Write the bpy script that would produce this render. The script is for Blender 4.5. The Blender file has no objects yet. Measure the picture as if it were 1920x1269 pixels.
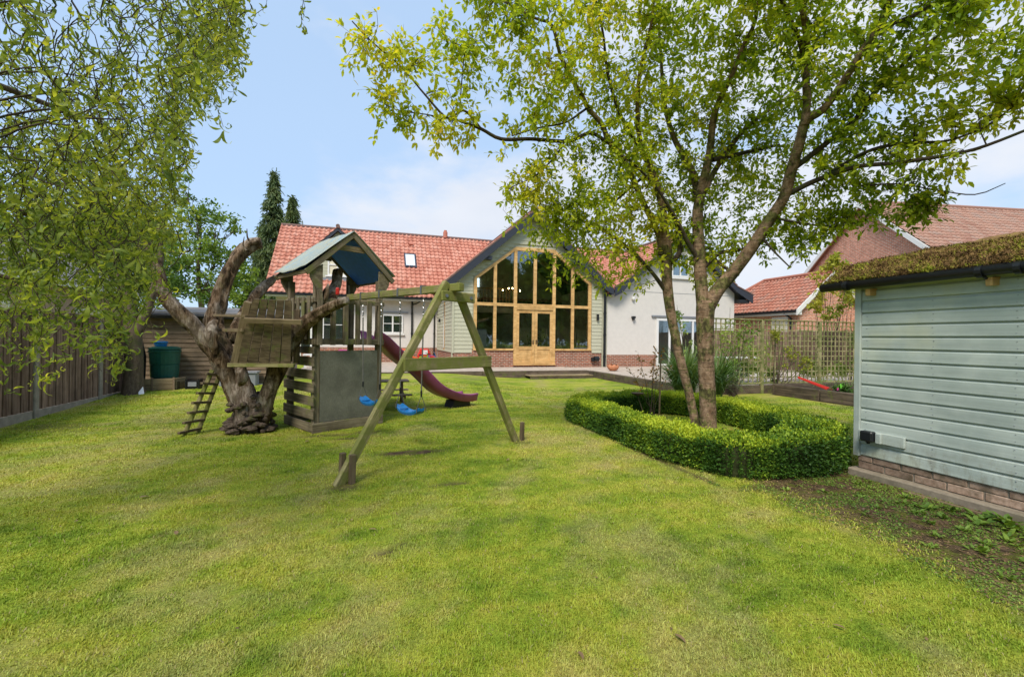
import bpy, math, random
import numpy as np
from mathutils import Vector, Matrix
random.seed(7); RNG = np.random.default_rng(11)
PI = math.pi
S = bpy.context.scene
COL = S.collection

# ------------------------------------------------------------------ camera
F_PX, CAM_H, YAW, ROLL = 835.0, 1.5, math.radians(17.5), math.radians(0.7)
cam_d = bpy.data.cameras.new('camera'); cam = bpy.data.objects.new('camera', cam_d); COL.objects.link(cam)
cam_d.sensor_width = 36; cam_d.lens = F_PX / 1920 * 36; cam_d.clip_end = 2000; cam_d.clip_start = 0.05
cam.location = (0, 0, CAM_H)
cam.rotation_euler = (Matrix.Rotation(-YAW, 3, 'Z') @ Matrix.Rotation(PI/2, 3, 'X') @ Matrix.Rotation(ROLL, 3, 'Z')).to_euler()
S.camera = cam

# ------------------------------------------------------------------ sky, sun, exposure
SUN_EL, SUN_AZ = math.radians(50), math.radians(215)      # azimuth clockwise from +Y
W = bpy.data.worlds.new('World'); S.world = W; W.use_nodes = True
wn, wl = W.node_tree.nodes, W.node_tree.links
wn.clear()
w_out = wn.new('ShaderNodeOutputWorld'); w_bg = wn.new('ShaderNodeBackground')
w_sky = wn.new('ShaderNodeTexSky'); w_sky.sky_type = 'NISHITA'; w_sky.sun_disc = False
w_sky.sun_elevation = SUN_EL; w_sky.sun_rotation = SUN_AZ; w_sky.air_density = 1.0; w_sky.dust_density = .8; w_sky.ozone_density = 1.6
w_bg.inputs['Strength'].default_value = 0.100
w_tc = wn.new('ShaderNodeTexCoord')
w_n1 = wn.new('ShaderNodeTexNoise'); w_n1.inputs['Scale'].default_value = 2.3; w_n1.inputs['Detail'].default_value = 7; w_n1.inputs['Roughness'].default_value = 0.55
w_map = wn.new('ShaderNodeMapping'); w_map.inputs['Scale'].default_value = (1, 1, 2.2); w_map.inputs['Location'].default_value = (3.1, 0.6, 0.2)
wl.new(w_tc.outputs['Generated'], w_map.inputs['Vector']); wl.new(w_map.outputs[0], w_n1.inputs['Vector'])
# more cloud towards the right of the house (east), thin haze elsewhere
w_dot = wn.new('ShaderNodeVectorMath'); w_dot.operation = 'DOT_PRODUCT'
w_dot.inputs[1].default_value = (math.sin(math.radians(52)), math.cos(math.radians(52)), 0.0)
wl.new(w_tc.outputs['Generated'], w_dot.inputs[0])
w_mr = wn.new('ShaderNodeMapRange'); w_mr.inputs[1].default_value = 0.45; w_mr.inputs[2].default_value = 1.0
w_mr.inputs[3].default_value = -0.10; w_mr.inputs[4].default_value = 0.24
wl.new(w_dot.outputs['Value'], w_mr.inputs[0])
w_add = wn.new('ShaderNodeMath'); w_add.operation = 'ADD'
wl.new(w_n1.outputs['Fac'], w_add.inputs[0]); wl.new(w_mr.outputs[0], w_add.inputs[1])
w_cr = wn.new('ShaderNodeMapRange'); w_cr.inputs[1].default_value = 0.50; w_cr.inputs[2].default_value = 0.74
w_cr.inputs[3].default_value = 0.08; w_cr.inputs[4].default_value = 0.95; w_cr.interpolation_type = 'SMOOTHSTEP'
wl.new(w_add.outputs[0], w_cr.inputs[0])
w_n2 = wn.new('ShaderNodeTexNoise'); w_n2.inputs['Scale'].default_value = 3.0; w_n2.inputs['Detail'].default_value = 4
wl.new(w_map.outputs[0], w_n2.inputs['Vector'])
w_cc = wn.new('ShaderNodeMix'); w_cc.data_type = 'RGBA'
w_cc.inputs[6].default_value = (3.1, 3.4, 4.0, 1); w_cc.inputs[7].default_value = (4.5, 4.6, 4.8, 1)
wl.new(w_n2.outputs['Fac'], w_cc.inputs[0])
w_mix = wn.new('ShaderNodeMix'); w_mix.data_type = 'RGBA'
wl.new(w_cr.outputs[0], w_mix.inputs[0]); wl.new(w_sky.outputs[0], w_mix.inputs[6]); wl.new(w_cc.outputs[2], w_mix.inputs[7])
w_pale = wn.new('ShaderNodeMix'); w_pale.data_type = 'RGBA'; w_pale.inputs[0].default_value = .8; w_pale.inputs[7].default_value = (2.35, 3.35, 4.75, 1)
wl.new(w_sky.outputs[0], w_pale.inputs[6]); wl.new(w_pale.outputs[2], w_mix.inputs[6])
wl.new(w_mix.outputs[2], w_bg.inputs['Color']); wl.new(w_bg.outputs[0], w_out.inputs[0])

sun_d = bpy.data.lights.new('sun', 'SUN'); sun_d.energy = 1.9; sun_d.angle = math.radians(20); sun_d.color = (1.0, 0.94, 0.84)
sun = bpy.data.objects.new('sun', sun_d); COL.objects.link(sun); sun.location = (0, 0, 30)
sv = Vector((math.sin(SUN_AZ)*math.cos(SUN_EL), math.cos(SUN_AZ)*math.cos(SUN_EL), math.sin(SUN_EL)))
sun.rotation_euler = sv.to_track_quat('Z', 'Y').to_euler()
S.view_settings.view_transform = 'Standard'; S.view_settings.look = 'None'; S.view_settings.gamma = 1.0
S.view_settings.use_curve_mapping = False
S.view_settings.exposure = 1.12
S.cycles.max_bounces = 8; S.cycles.transparent_max_bounces = 12; S.cycles.diffuse_bounces = 4

# ------------------------------------------------------------------ small helpers
def ray(px, py):
    x = (px-960)/F_PX; z = -(py-634.5)/F_PX
    x, z = x*math.cos(ROLL)-z*math.sin(ROLL), x*math.sin(ROLL)+z*math.cos(ROLL)
    return np.array((math.sin(YAW)+x*math.cos(YAW), math.cos(YAW)-x*math.sin(YAW), z))
def WP(px, py, d):                      # survey point of the place: d metres ahead of the camera's plane
    r = ray(px, py)*d; return np.array((r[0], r[1], r[2]+CAM_H))
def sm(a, b, x): 
    t = np.clip((x-a)/(b-a), 0, 1); return t*t*(3-2*t)
_perm = RNG.permutation(4096); _val = RNG.random(4096)
def vnoise(x, y, seed=0):
    xi = np.floor(x).astype(int); yi = np.floor(y).astype(int); fx = x-xi; fy = y-yi
    fx = fx*fx*(3-2*fx); fy = fy*fy*(3-2*fy)
    h = lambda a, b: _val[_perm[(a*73+b*179+seed*37+_perm[(a+seed*11) & 4095]) & 4095]]
    return (h(xi, yi)*(1-fx)+h(xi+1, yi)*fx)*(1-fy)+(h(xi, yi+1)*(1-fx)+h(xi+1, yi+1)*fx)*fy
def fbm(x, y, seed=0, o=4):
    s = 0; a = .5
    for i in range(o): s = s+a*vnoise(x*2**i+i*7.3, y*2**i-i*3.1, seed+i); a *= .5
    return s/(1-.5**o)
def ground_z(x, y):
    x = np.asarray(x, float); y = np.asarray(y, float)
    return 0.225*sm(5.5, 2.0, x)*sm(8.5, 15.5, y) + 0.012*(fbm(x*1.1, y*1.1, 3)-.5)
def gz(x, y): return float(ground_z(x, y))

# ------------------------------------------------------------------ materials
class N:
    def __init__(s, name):
        s.m = bpy.data.materials.new(name); s.m.use_nodes = True; s.t = s.m.node_tree; s.t.nodes.clear()
        s.o = s.n('ShaderNodeOutputMaterial'); s.tc = s.n('ShaderNodeTexCoord'); s.geo = s.n('ShaderNodeNewGeometry'); s.oi = s.n('ShaderNodeObjectInfo')
    def n(s, t, **k):
        x = s.t.nodes.new(t)
        for a, b in k.items(): setattr(x, a, b)
        return x
    def l(s, a, b): s.t.links.new(a, b)
    def set(s, sock, v):
        if hasattr(v, 'is_output'): s.l(v, sock)
        else: sock.default_value = v
    def math(s, op, a, b=0.0, c=0.0, clamp=False):
        x = s.n('ShaderNodeMath', operation=op, use_clamp=clamp); s.set(x.inputs[0], a); s.set(x.inputs[1], b)
        if len(x.inputs) > 2: s.set(x.inputs[2], c)
        return x.outputs[0]
    def map(s, scale=(1, 1, 1), loc=(0, 0, 0), src='Object', rot=(0, 0, 0)):
        x = s.n('ShaderNodeMapping'); x.inputs['Scale'].default_value = scale; x.inputs['Location'].default_value = loc; x.inputs['Rotation'].default_value = rot
        s.l(s.geo.outputs['Position'] if src == 'World' else s.tc.outputs[src], x.inputs[0]); return x.outputs[0]
    def noise(s, vec, scale, detail=4, rough=.5, dist=0, out='Fac'):
        x = s.n('ShaderNodeTexNoise'); s.l(vec, x.inputs['Vector']); x.inputs['Scale'].default_value = scale
        x.inputs['Detail'].default_value = detail; x.inputs['Roughness'].default_value = rough; x.inputs['Distortion'].default_value = dist; return x.outputs[out]
    def rng(s, v, a, b, c=0, d=1, smooth=True):
        x = s.n('ShaderNodeMapRange'); s.set(x.inputs[0], v); x.inputs[1].default_value = a; x.inputs[2].default_value = b
        x.inputs[3].default_value = c; x.inputs[4].default_value = d
        if smooth: x.interpolation_type = 'SMOOTHSTEP'
        return x.outputs[0]
    def mix(s, f, a, b, blend='MIX'):
        x = s.n('ShaderNodeMix', data_type='RGBA', blend_type=blend); s.set(x.inputs[0], f)
        for k, v in ((6, a), (7, b)):
            s.set(x.inputs[k], v if hasattr(v, 'is_output') else (*v, 1))
        return x.outputs[2]
    def ramp(s, f, stops):
        x = s.n('ShaderNodeValToRGB'); s.l(f, x.inputs[0]); e = x.color_ramp.elements
        while len(e) > 1: e.remove(e[0])
        e[0].position = stops[0][0]; e[0].color = (*stops[0][1], 1)
        for p, c in stops[1:]: y = e.new(p); y.color = (*c, 1)
        return x.outputs[0]
    def hsv(s, c, h=.5, sa=1, v=1):
        x = s.n('ShaderNodeHueSaturation'); s.set(x.inputs['Hue'], h); s.set(x.inputs['Saturation'], sa); s.set(x.inputs['Value'], v); s.l(c, x.inputs['Color']); return x.outputs[0]
    def bump(s, h, strength=.4, dist=.01):
        x = s.n('ShaderNodeBump'); x.inputs['Strength'].default_value = strength; x.inputs['Distance'].default_value = dist; s.l(h, x.inputs['Height']); return x.outputs[0]
    def attr(s, name):
        x = s.n('ShaderNodeAttribute'); x.attribute_name = name; return x.outputs['Fac']
    def bsdf(s, col, rough=.8, normal=None, metal=0, spec=.5):
        x = s.n('ShaderNodeBsdfPrincipled'); s.set(x.inputs['Base Color'], col if hasattr(col, 'is_output') else (*col, 1)); s.set(x.inputs['Roughness'], rough)
        x.inputs['Metallic'].default_value = metal; x.inputs['Specular IOR Level'].default_value = spec
        if normal is not None: s.l(normal, x.inputs['Normal'])
        return x.outputs[0]
    def out(s, sh): s.l(sh, s.o.inputs[0]); return s.m

def wood(name, c1, c2, moss=None, moss_amt=.0, rough=.85, grain=1.0, tint=.25):
    s = N(name)
    off = s.n('ShaderNodeVectorMath', operation='ADD'); s.l(s.map((1.2, 28*grain, 28*grain)), off.inputs[0])
    cmb = s.n('ShaderNodeCombineXYZ'); s.l(s.math('MULTIPLY', s.oi.outputs['Random'], 57.0), cmb.inputs[0]); s.l(cmb.outputs[0], off.inputs[1])
    g = s.noise(off.outputs[0], 1.0, 6, .62, .4)
    fine = s.noise(s.map((8, 160, 160)), 1.0, 3, .6)
    patch = s.noise(s.map(src='World'), 3.5, 4, .6)
    col = s.mix(s.rng(g, .32, .68), c1, c2)
    col = s.hsv(col, v=s.math('ADD', s.math('MULTIPLY', s.oi.outputs['Random'], tint), 1-tint/2))
    col = s.mix(s.rng(patch, .4, .7, 0, .45), col, tuple(x*.45 for x in c1))
    if moss:
        mk = s.math('MULTIPLY', s.rng(s.noise(s.map(src='World'), 5.0, 6, .65), .62-moss_amt*.35, .72-moss_amt*.25), s.rng(fine, .25, .6, .6, 1))
        col = s.mix(mk, col, moss)
    h = s.math('ADD', g, s.math('MULTIPLY', fine, .35))
    return s.out(s.bsdf(col, rough, s.bump(h, .5, .004), spec=.25))
def plain(name, c, rough=.6, var=.12, bump=.0, metal=0, spec=.4, scale=14):
    s = N(name); n = s.noise(s.map(src='World'), scale, 5, .6)
    col = s.hsv(s.mix(0.0, c, c), v=s.rng(n, .25, .75, 1-var, 1+var))
    return s.out(s.bsdf(col, rough, s.bump(n, bump, .01) if bump else None, metal, spec))
def leafmat(name, stops, trans=.35, spec=.25, rough=.5, tip=None):
    s = N(name); v = s.attr('var')
    big = s.noise(s.map(src='World'), .9, 3, .5)
    f = s.math('ADD', s.math('MULTIPLY', v, .65), s.math('MULTIPLY', s.rng(big, .3, .7), .35))
    col = s.ramp(f, stops)
    d = s.bsdf(col, rough, spec=spec); t = s.n('ShaderNodeBsdfTranslucent')
    s.l(s.mix(1.0, col, (1.35, 1.25, .5), 'MULTIPLY'), t.inputs[0])
    m = s.n('ShaderNodeMixShader'); m.inputs[0].default_value = trans; s.l(d, m.inputs[1]); s.l(t.outputs[0], m.inputs[2])
    return s.out(m.outputs[0])
def bark(name, c1, c2, moss, moss_amt, sc=6, lent=False):
    s = N(name); p = s.map((1, 1, .45), src='World')
    n = s.noise(p, sc*2.2, 7, .7, .6); n2 = s.noise(s.map(src='World'), sc*.5, 5, .6)
    col = s.mix(s.rng(n, .3, .7), c1, c2)
    if lent:
        b = s.noise(s.map((3.0, 3.0, 26), src='World'), 1.6, 4, .55)
        col = s.mix(s.rng(b, .55, .68, 0, .75), col, tuple(x*.35 for x in c1))
    col = s.mix(s.rng(n2, .62-moss_amt*.3, .70-moss_amt*.2, 0, .85), col, moss)
    return s.out(s.bsdf(col, .92, s.bump(n, .8, .02), spec=.15))

# colour of the sward, shared by soil sheet and blades
def sward(s):
    w = s.map(src='World')
    a = s.noise(w, .55, 3, .55, .5); b = s.noise(s.map((.75, 2.2, 1), rot=(0, 0, math.radians(38)), src='World'), .9, 4, .6, .3)
    c = s.noise(w, 5.5, 4, .6)
    f = s.math('ADD', s.math('MULTIPLY', a, .30), s.math('ADD', s.math('MULTIPLY', b, .42), s.math('MULTIPLY', c, .28)))
    return s.ramp(f, [(.34, (.105, .165, .018)), (.41, (.175, .262, .022)), (.47, (.275, .355, .032)), (.53, (.375, .412, .047)), (.60, (.485, .455, .085)), (.68, (.60, .50, .17))])
MAT = {}
s = N('lawn_soil'); col = sward(s); n = s.noise(s.map(src='World'), 60, 4, .7); n2 = s.noise(s.map(src='World'), 9, 5, .65)
col = s.hsv(col, v=s.rng(n, .25, .75, .55, 1.0))
soil = s.mix(s.rng(n2, .35, .65), (.045, .029, .018), (.13, .086, .052))
mossc = s.mix(s.rng(n, .4, .6), (.06, .075, .012), (.13, .14, .02))
soil = s.mix(s.rng(s.noise(s.map(src='World'), 6, 4, .6, .3), .47, .6, 0, .8), soil, mossc)
dry = s.mix(s.rng(n2, .3, .7), (.40, .31, .15), (.28, .21, .10))
col = s.mix(s.attr('dry'), col, dry); col = s.mix(s.attr('dirt'), col, soil)
MAT['lawn'] = s.out(s.bsdf(col, .95, s.bump(n, .9, .02), spec=.1))
s = N('grass_blade'); col = sward(s); v = s.attr('var')
col = s.mix(s.math('MULTIPLY', s.attr('dry'), .75), col, s.mix(v, (.46, .38, .16), (.62, .53, .26)))
col = s.hsv(col, h=s.rng(v, 0, 1, .475, .515, False), v=s.rng(v, 0, 1, .8, 1.3, False))
col = s.mix(s.rng(v, .95, .97), col, (.40, .33, .16))
d = s.bsdf(col, .6, spec=.2); t = s.n('ShaderNodeBsdfTranslucent'); s.l(s.mix(1, col, (1.2, 1.2, .6), 'MULTIPLY'), t.inputs[0])
m = s.n('ShaderNodeMixShader'); m.inputs[0].default_value = .3; s.l(d, m.inputs[1]); s.l(t.outputs[0], m.inputs[2]); MAT['blade'] = s.out(m.outputs[0])

MAT['wood_tower'] = wood('weathered_brown_grey_wood', (.115, .088, .052), (.265, .215, .140), (.165, .165, .055), .28)
MAT['wood_swing'] = wood('mossy_olive_wood', (.175, .150, .060), (.38, .325, .155), (.185, .195, .045), .55)
MAT['wood_seat'] = wood('brown_old_wood', (.085, .060, .035), (.205, .150, .088), (.12, .12, .04), .2)
MAT['wood_pale'] = wood('pale_tan_wood', (.17, .12, .065), (.30, .225, .13), (.16, .15, .05), .2)
MAT['wood_fence'] = wood('brown_fence_wood', (.125, .075, .050), (.29, .20, .145), tint=.5)
MAT['wood_oldshed'] = wood('old_shed_wood', (0.130, 0.086, 0.052), (0.267, 0.192, 0.124), tint=.3)
MAT['wood_trellis'] = wood('trellis_wood', (.24, .205, .09), (.46, .40, .21), (.15, .17, .05), .6)
MAT['wood_sleeper'] = wood('dark_sleeper_wood', (0.058, 0.043, 0.031), (0.169, 0.124, 0.085), (0.117, 0.117, 0.039), .25)
MAT['oak'] = wood('warm_oak', (.53, .30, .105), (.74, .47, .20), tint=.12, rough=.5, grain=.7)
MAT['cladding'] = plain('pale_green_cladding', (.47, .455, .335), .55, .05)
MAT['render'] = plain('white_render', (.64, .60, .55), .9, .035, .15, scale=6)
MAT['fascia'] = plain('dark_slate_paint', (.032, .036, .050), .5, .1)
MAT['white'] = plain('white_paint', (.74, .73, .70), .45, .03)
MAT['black'] = plain('black_plastic', (.012, .013, .015), .35, .1)
MAT['lead'] = plain('lead_grey', (.22, .23, .25), .55, .1)
MAT['steel'] = plain('galvanised_steel', (.30, .30, .31), .4, .2, metal=.8)
MAT['rope'] = plain('grey_rope', (.12, .115, .10), .9, .2)
MAT['blue'] = plain('blue_plastic', (.015, .16, .42), .28, .12, scale=30)
MAT['purple'] = plain('maroon_plastic', (.34, .075, .21), .36, .14, scale=5)
MAT['tarp_blue'] = plain('dark_blue_tarp', (.05, .19, .85), .65, .12)
s = N('faded_tarp'); n = s.noise(s.map(src='World'), 5, 5, .65)
col = s.ramp(n, [(.3, (.25, .36, .42)), (.45, (.34, .39, .36)), (.58, (.40, .40, .31)), (.72, (.30, .29, .19))])
dirt = s.mix(s.n('ShaderNodeNewGeometry').outputs['Backfacing'], col, (.012, .032, .125))
MAT['tarp'] = s.out(s.bsdf(col, .7, s.bump(n, .3, .02), spec=.2))
s = N('green_felt_board'); n = s.noise(s.map(src='World'), 3.5, 6, .65); n2 = s.noise(s.map((2, 2, 1), src='World'), 30, 4, .6)
col = s.ramp(n, [(.3, (.13, .125, .095)), (.55, (.18, .175, .135)), (.75, (.235, .225, .17))]); MAT['board'] = s.out(s.bsdf(s.hsv(col, v=s.rng(n2, .2, .8, .85, 1.15)), .9, s.bump(n2, .2, .005), spec=.15))
def brickmat(name, c1, c2, mortar, bw=.225, rh=.075, axis='XZ', ms=.012):
    s = N(name); v = s.n('ShaderNodeSeparateXYZ'); s.l(s.tc.outputs['Object'], v.inputs[0]); c = s.n('ShaderNodeCombineXYZ')
    s.l(s.math('ADD', v.outputs[0], v.outputs[1]), c.inputs[0]); s.l(v.outputs[2], c.inputs[1])
    b = s.n('ShaderNodeTexBrick'); s.l(c.outputs[0], b.inputs['Vector']); b.inputs['Scale'].default_value = 1
    b.inputs['Brick Width'].default_value = bw; b.inputs['Row Height'].default_value = rh; b.inputs['Mortar Size'].default_value = ms
    b.inputs['Color1'].default_value = (*c1, 1); b.inputs['Color2'].default_value = (*c2, 1); b.inputs['Mortar'].default_value = (*mortar, 1); b.inputs['Bias'].default_value = 0
    n = s.noise(s.map(src='World'), 7, 5, .7)
    col = s.hsv(b.outputs['Color'], v=s.rng(n, .25, .75, .72, 1.25))
    return s.out(s.bsdf(col, .9, s.bump(s.math('SUBTRACT', 1.0, b.outputs['Fac']), .4, .008), spec=.15))
MAT['brick_house'] = brickmat('red_multi_brick', (.36, .115, .062), (.22, .085, .055), (.38, .30, .235))
MAT['brick_far'] = brickmat('red_brick', (.64, .245, .145), (.47, .17, .10), (.60, .48, .39))
s = N('plinth_brick'); n = s.noise(s.map(src='World'), 25, 6, .7); n2 = s.noise(s.map(src='World'), 5, 4, .6)
col = s.mix(s.rng(n, .3, .7), (.25, .165, .115), (.42, .30, .225)); col = s.hsv(col, v=s.math('ADD', s.math('MULTIPLY', s.oi.outputs['Random'], .5), .7))
col = s.mix(s.rng(n2, .5, .7, 0, .7), col, (.07, .06, .035)); MAT['plinth'] = s.out(s.bsdf(col, .95, s.bump(n, .5, .006), spec=.1))
def concrete(name, c, sc=8, green=.3):
    s = N(name); n = s.noise(s.map(src='World'), sc, 7, .7); n2 = s.noise(s.map(src='World'), 1.7, 4, .6)
    col = s.hsv(s.mix(0.0, c, c), v=s.rng(n, .25, .75, .72, 1.2)); col = s.mix(s.rng(n2, .5, .72, 0, green), col, (.10, .10, .045))
    return s.out(s.bsdf(col, .95, s.bump(n, .4, .006), spec=.15))
MAT['concrete'] = concrete('weathered_concrete', (.30, .265, .215))
MAT['footing'] = concrete('dirty_concrete', (.26, .215, .16), 14, .6)
MAT['paving'] = concrete('buff_paving', (.47, .39, .32), 5, .1)
MAT['soil'] = concrete('dark_soil', (.05, .034, .022), 12, .4)
def tilemat(name, a, b, c):
    s = N(name); n = s.noise(s.map(src='World'), 6, 4, .7); ra = s.attr('var')
    f = s.math('ADD', s.math('MULTIPLY', ra, .6), s.math('MULTIPLY', n, .4))
    return s.out(s.bsdf(s.ramp(f, [(.2, a), (.5, b), (.8, c)]), .75, s.bump(s.noise(s.map(src='World'), 50, 3), .2, .004), spec=.25))
MAT['tile_red'] = tilemat('red_pantile', (.46, .175, .12), (.56, .235, .165), (.62, .31, .23))
MAT['tile_brown'] = tilemat('brown_pantile', (.30, .155, .115), (.41, .235, .175), (.33, .225, .185))
MAT['tile_orange'] = tilemat('orange_pantile', (.38, .145, .095), (.47, .20, .135), (.36, .20, .15))
MAT['ridge'] = plain('ridge_tile_brown', (.16, .095, .080), .8, .15)
s = N('shed_paint'); g = s.noise(s.map((1.0, 30, 30)), 1.0, 5, .6); n = s.noise(s.map(src='World'), 2.2, 5, .6); wn_ = s.noise(s.map((2.5, 12, 12)), 1.4, 6, .7)
col = s.mix(s.rng(n, .35, .65), (.325, .375, .34), (.415, .46, .415)); col = s.mix(s.rng(s.noise(s.map(src='World', loc=(3, 1, 5)), 1.6, 4, .5), .54, .72, 0, .45), col, (.48, .48, .30))
col = s.hsv(col, v=s.math('MULTIPLY', s.rng(g, .25, .75, .88, 1.1), s.math('ADD', s.math('MULTIPLY', s.oi.outputs['Random'], .14), .93)))
col = s.mix(s.rng(wn_, .70, .74, 0, .75), col, (.42, .37, .26))
zz = s.n('ShaderNodeSeparateXYZ'); s.l(s.geo.outputs['Position'], zz.inputs[0]); spl = s.noise(s.map((1, 1, .5), src='World'), 11, 6, .75)
col = s.mix(s.math('MULTIPLY', s.rng(zz.outputs[2], .62, .22), s.rng(spl, .42, .66, 0, .6)), col, (.19, .17, .11))
scr = s.noise(s.map((1, 9, 30), src='World', loc=(2, 7, 3)), 1.1, 5, .7); col = s.mix(s.rng(scr, .70, .735, 0, .8), col, (.60, .56, .46))
MAT['shed'] = s.out(s.bsdf(col, .6, s.bump(g, .25, .003), spec=.35))
s = N('roof_moss'); n = s.noise(s.map(src='World'), 7, 6, .7); v = s.attr('var')
f = s.math('ADD', s.math('MULTIPLY', v, .35), s.math('MULTIPLY', n, .65))
MAT['moss'] = s.out(s.bsdf(s.ramp(f, [(.28, (.045, .028, .014)), (.40, (.15, .088, .040)), (.50, (.27, .17, .065)), (.58, (.24, .21, .04)), (.70, (.34, .38, .04))]), .95, s.bump(s.noise(s.map(src='World'), 60, 3), .8, .02), spec=.05))
s = N('window_glass'); fr = s.n('ShaderNodeFresnel'); fr.inputs[0].default_value = 1.52
tr = s.n('ShaderNodeBsdfTransparent'); tr.inputs[0].default_value = (.74, .80, .77, 1); gl = s.n('ShaderNodeBsdfGlossy'); gl.inputs['Roughness'].default_value = .02
gl.inputs[0].default_value = (.95, .97, 1, 1)
wob = s.noise(s.map(src='World'), 1.4, 2); s.l(s.bump(wob, .05, .05), gl.inputs['Normal'])
m = s.n('ShaderNodeMixShader'); s.l(s.math('ADD', s.math('MULTIPLY', fr.outputs[0], 2.4), .06, clamp=True), m.inputs[0]); s.l(tr.outputs[0], m.inputs[1]); s.l(gl.outputs[0], m.inputs[2]); MAT['glass'] = s.out(m.outputs[0])
MAT['room'] = plain('room_wall', (.68, .62, .46), .9, .05); MAT['room_floor'] = plain('room_floor', (.13, .085, .05), .5, .1)
MAT['terracotta'] = plain('terracotta', (.50, .20, .10), .85, .15)
MAT['green_plastic'] = plain('green_plastic', (.012, .085, .060), .4, .15)
MAT['red_plastic'] = plain('red_plastic', (.55, .03, .02), .35, .05); MAT['orange_plastic'] = plain('orange_plastic', (.62, .10, .02), .35, .05)
MAT['lime_plastic'] = plain('lime_plastic', (.16, .55, .04), .4, .05); MAT['pink_plastic'] = plain('pink_plastic', (.40, .04, .16), .4, .05)
MAT['felt'] = plain('grey_roofing_felt', (.20, .185, .175), .9, .12, .2)
s = N('smooth_brown_bark'); n = s.noise(s.map((1, 1, .6), src='World'), 16, 7, .7, .4); b = s.noise(s.map((5, 5, 34), src='World'), 1.0, 5, .62, .6); m1 = s.noise(s.map(src='World'), 4.5, 7, .72); sp = s.noise(s.map(src='World'), 26, 3, .5)
col = s.mix(s.rng(n, .3, .7), (.14, .083, .046), (.33, .225, .145)); col = s.mix(s.rng(b, .52, .62, 0, .6), col, (.075, .050, .033))
col = s.mix(s.rng(m1, .46, .55, 0, .85), col, s.mix(s.rng(n, .4, .6), (.035, .035, .014), (.13, .14, .035))); col = s.mix(s.rng(sp, .64, .70, 0, .7), col, (.030, .022, .015))
MAT['cherry'] = s.out(s.bsdf(col, .9, s.bump(s.math('ADD', n, s.math('MULTIPLY', b, -.8)), .9, .018), spec=.15))
MAT['twig'] = bark('dark_twig_bark', (.040, .030, .022), (.095, .070, .048), (.06, .065, .03), .4, 8)
s = N('bare_dead_wood'); n = s.noise(s.map((1, 1, .28), src='World'), 13, 8, .72, .8); n2 = s.noise(s.map(src='World'), 3.2, 5, .6); n3 = s.noise(s.map((1, 1, .12), src='World'), 55, 4, .6); w_ = s.noise(s.map(src='World', loc=(4, 2, 1)), 2.0, 4, .6)
col = s.ramp(n, [(.36, (.018, .012, .008)), (.46, (.080, .050, .028)), (.55, (.175, .115, .070)), (.68, (.37, .28, .20))])
col = s.mix(s.rng(w_, .48, .62, 0, .65), col, s.mix(s.rng(n, .4, .6), (.22, .165, .12), (.50, .43, .36)))
col = s.mix(s.rng(n2, .52, .66, 0, .7), col, s.mix(s.rng(n, .4, .6), (.035, .028, .016), (.13, .11, .05)))
MAT['dead'] = s.out(s.bsdf(col, .95, s.bump(s.math('ADD', n, s.math('MULTIPLY', n3, .5)), 1.0, .035), spec=.1))
MAT['bark'] = bark('brown_bark', (.07, .05, .033), (.15, .11, .075), (.07, .07, .03), .4, 6)
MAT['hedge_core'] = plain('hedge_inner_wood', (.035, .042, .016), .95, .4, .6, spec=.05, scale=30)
MAT['fungus'] = bark('dark_bracket_fungus', (0.054, 0.040, 0.029), (0.156, 0.114, 0.084), (0.096, 0.096, 0.036), .3, 12)
G = lambda *a: list(a)
MAT['leaf_acer'] = leafmat('yellow_green_leaf', [(.10, (.14, .22, .022)), (.32, (.25, .36, .032)), (.55, (.44, .51, .040)), (.8, (.62, .60, .065)), (.97, (.70, .50, .08))], .55, .12, .6)
MAT['leaf_willow'] = leafmat('willow_leaf', [(.12, (.085, .135, .035)), (.4, (.19, .255, .055)), (.65, (.33, .38, .06)), (.9, (.60, .60, .12))], .55)
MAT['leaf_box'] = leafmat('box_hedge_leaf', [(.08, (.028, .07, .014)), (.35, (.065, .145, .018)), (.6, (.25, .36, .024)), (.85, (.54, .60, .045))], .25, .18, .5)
MAT['leaf_mid'] = leafmat('mid_green_leaf', [(.1, (.05, .11, .02)), (.4, (.12, .21, .035)), (.7, (.22, .32, .05)), (.95, (.34, .40, .08))], .35)
MAT['leaf_conifer'] = leafmat('conifer_leaf', [(.1, (.045, .075, .030)), (.5, (.10, .145, .05)), (.9, (.20, .23, .08))], .25)
MAT['leaf_yellow'] = leafmat('golden_leaf', [(.1, (.14, .18, .02)), (.4, (.30, .32, .035)), (.8, (.50, .46, .07))], .4)
MAT['leaf_strap'] = leafmat('strap_leaf', [(.1, (.09, .17, .045)), (.5, (.19, .30, .09)), (.9, (.38, .44, .17))], .3)
MAT['leaf_brown'] = leafmat('dry_brown_leaf', [(.1, (.09, .055, .03)), (.5, (.22, .14, .07)), (.9, (.38, .27, .13))], .1)
MAT['leaf_orange'] = leafmat('orange_leaf', [(.1, (.20, .16, .03)), (.5, (.40, .18, .04)), (.9, (.45, .30, .08))], .35)

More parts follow.
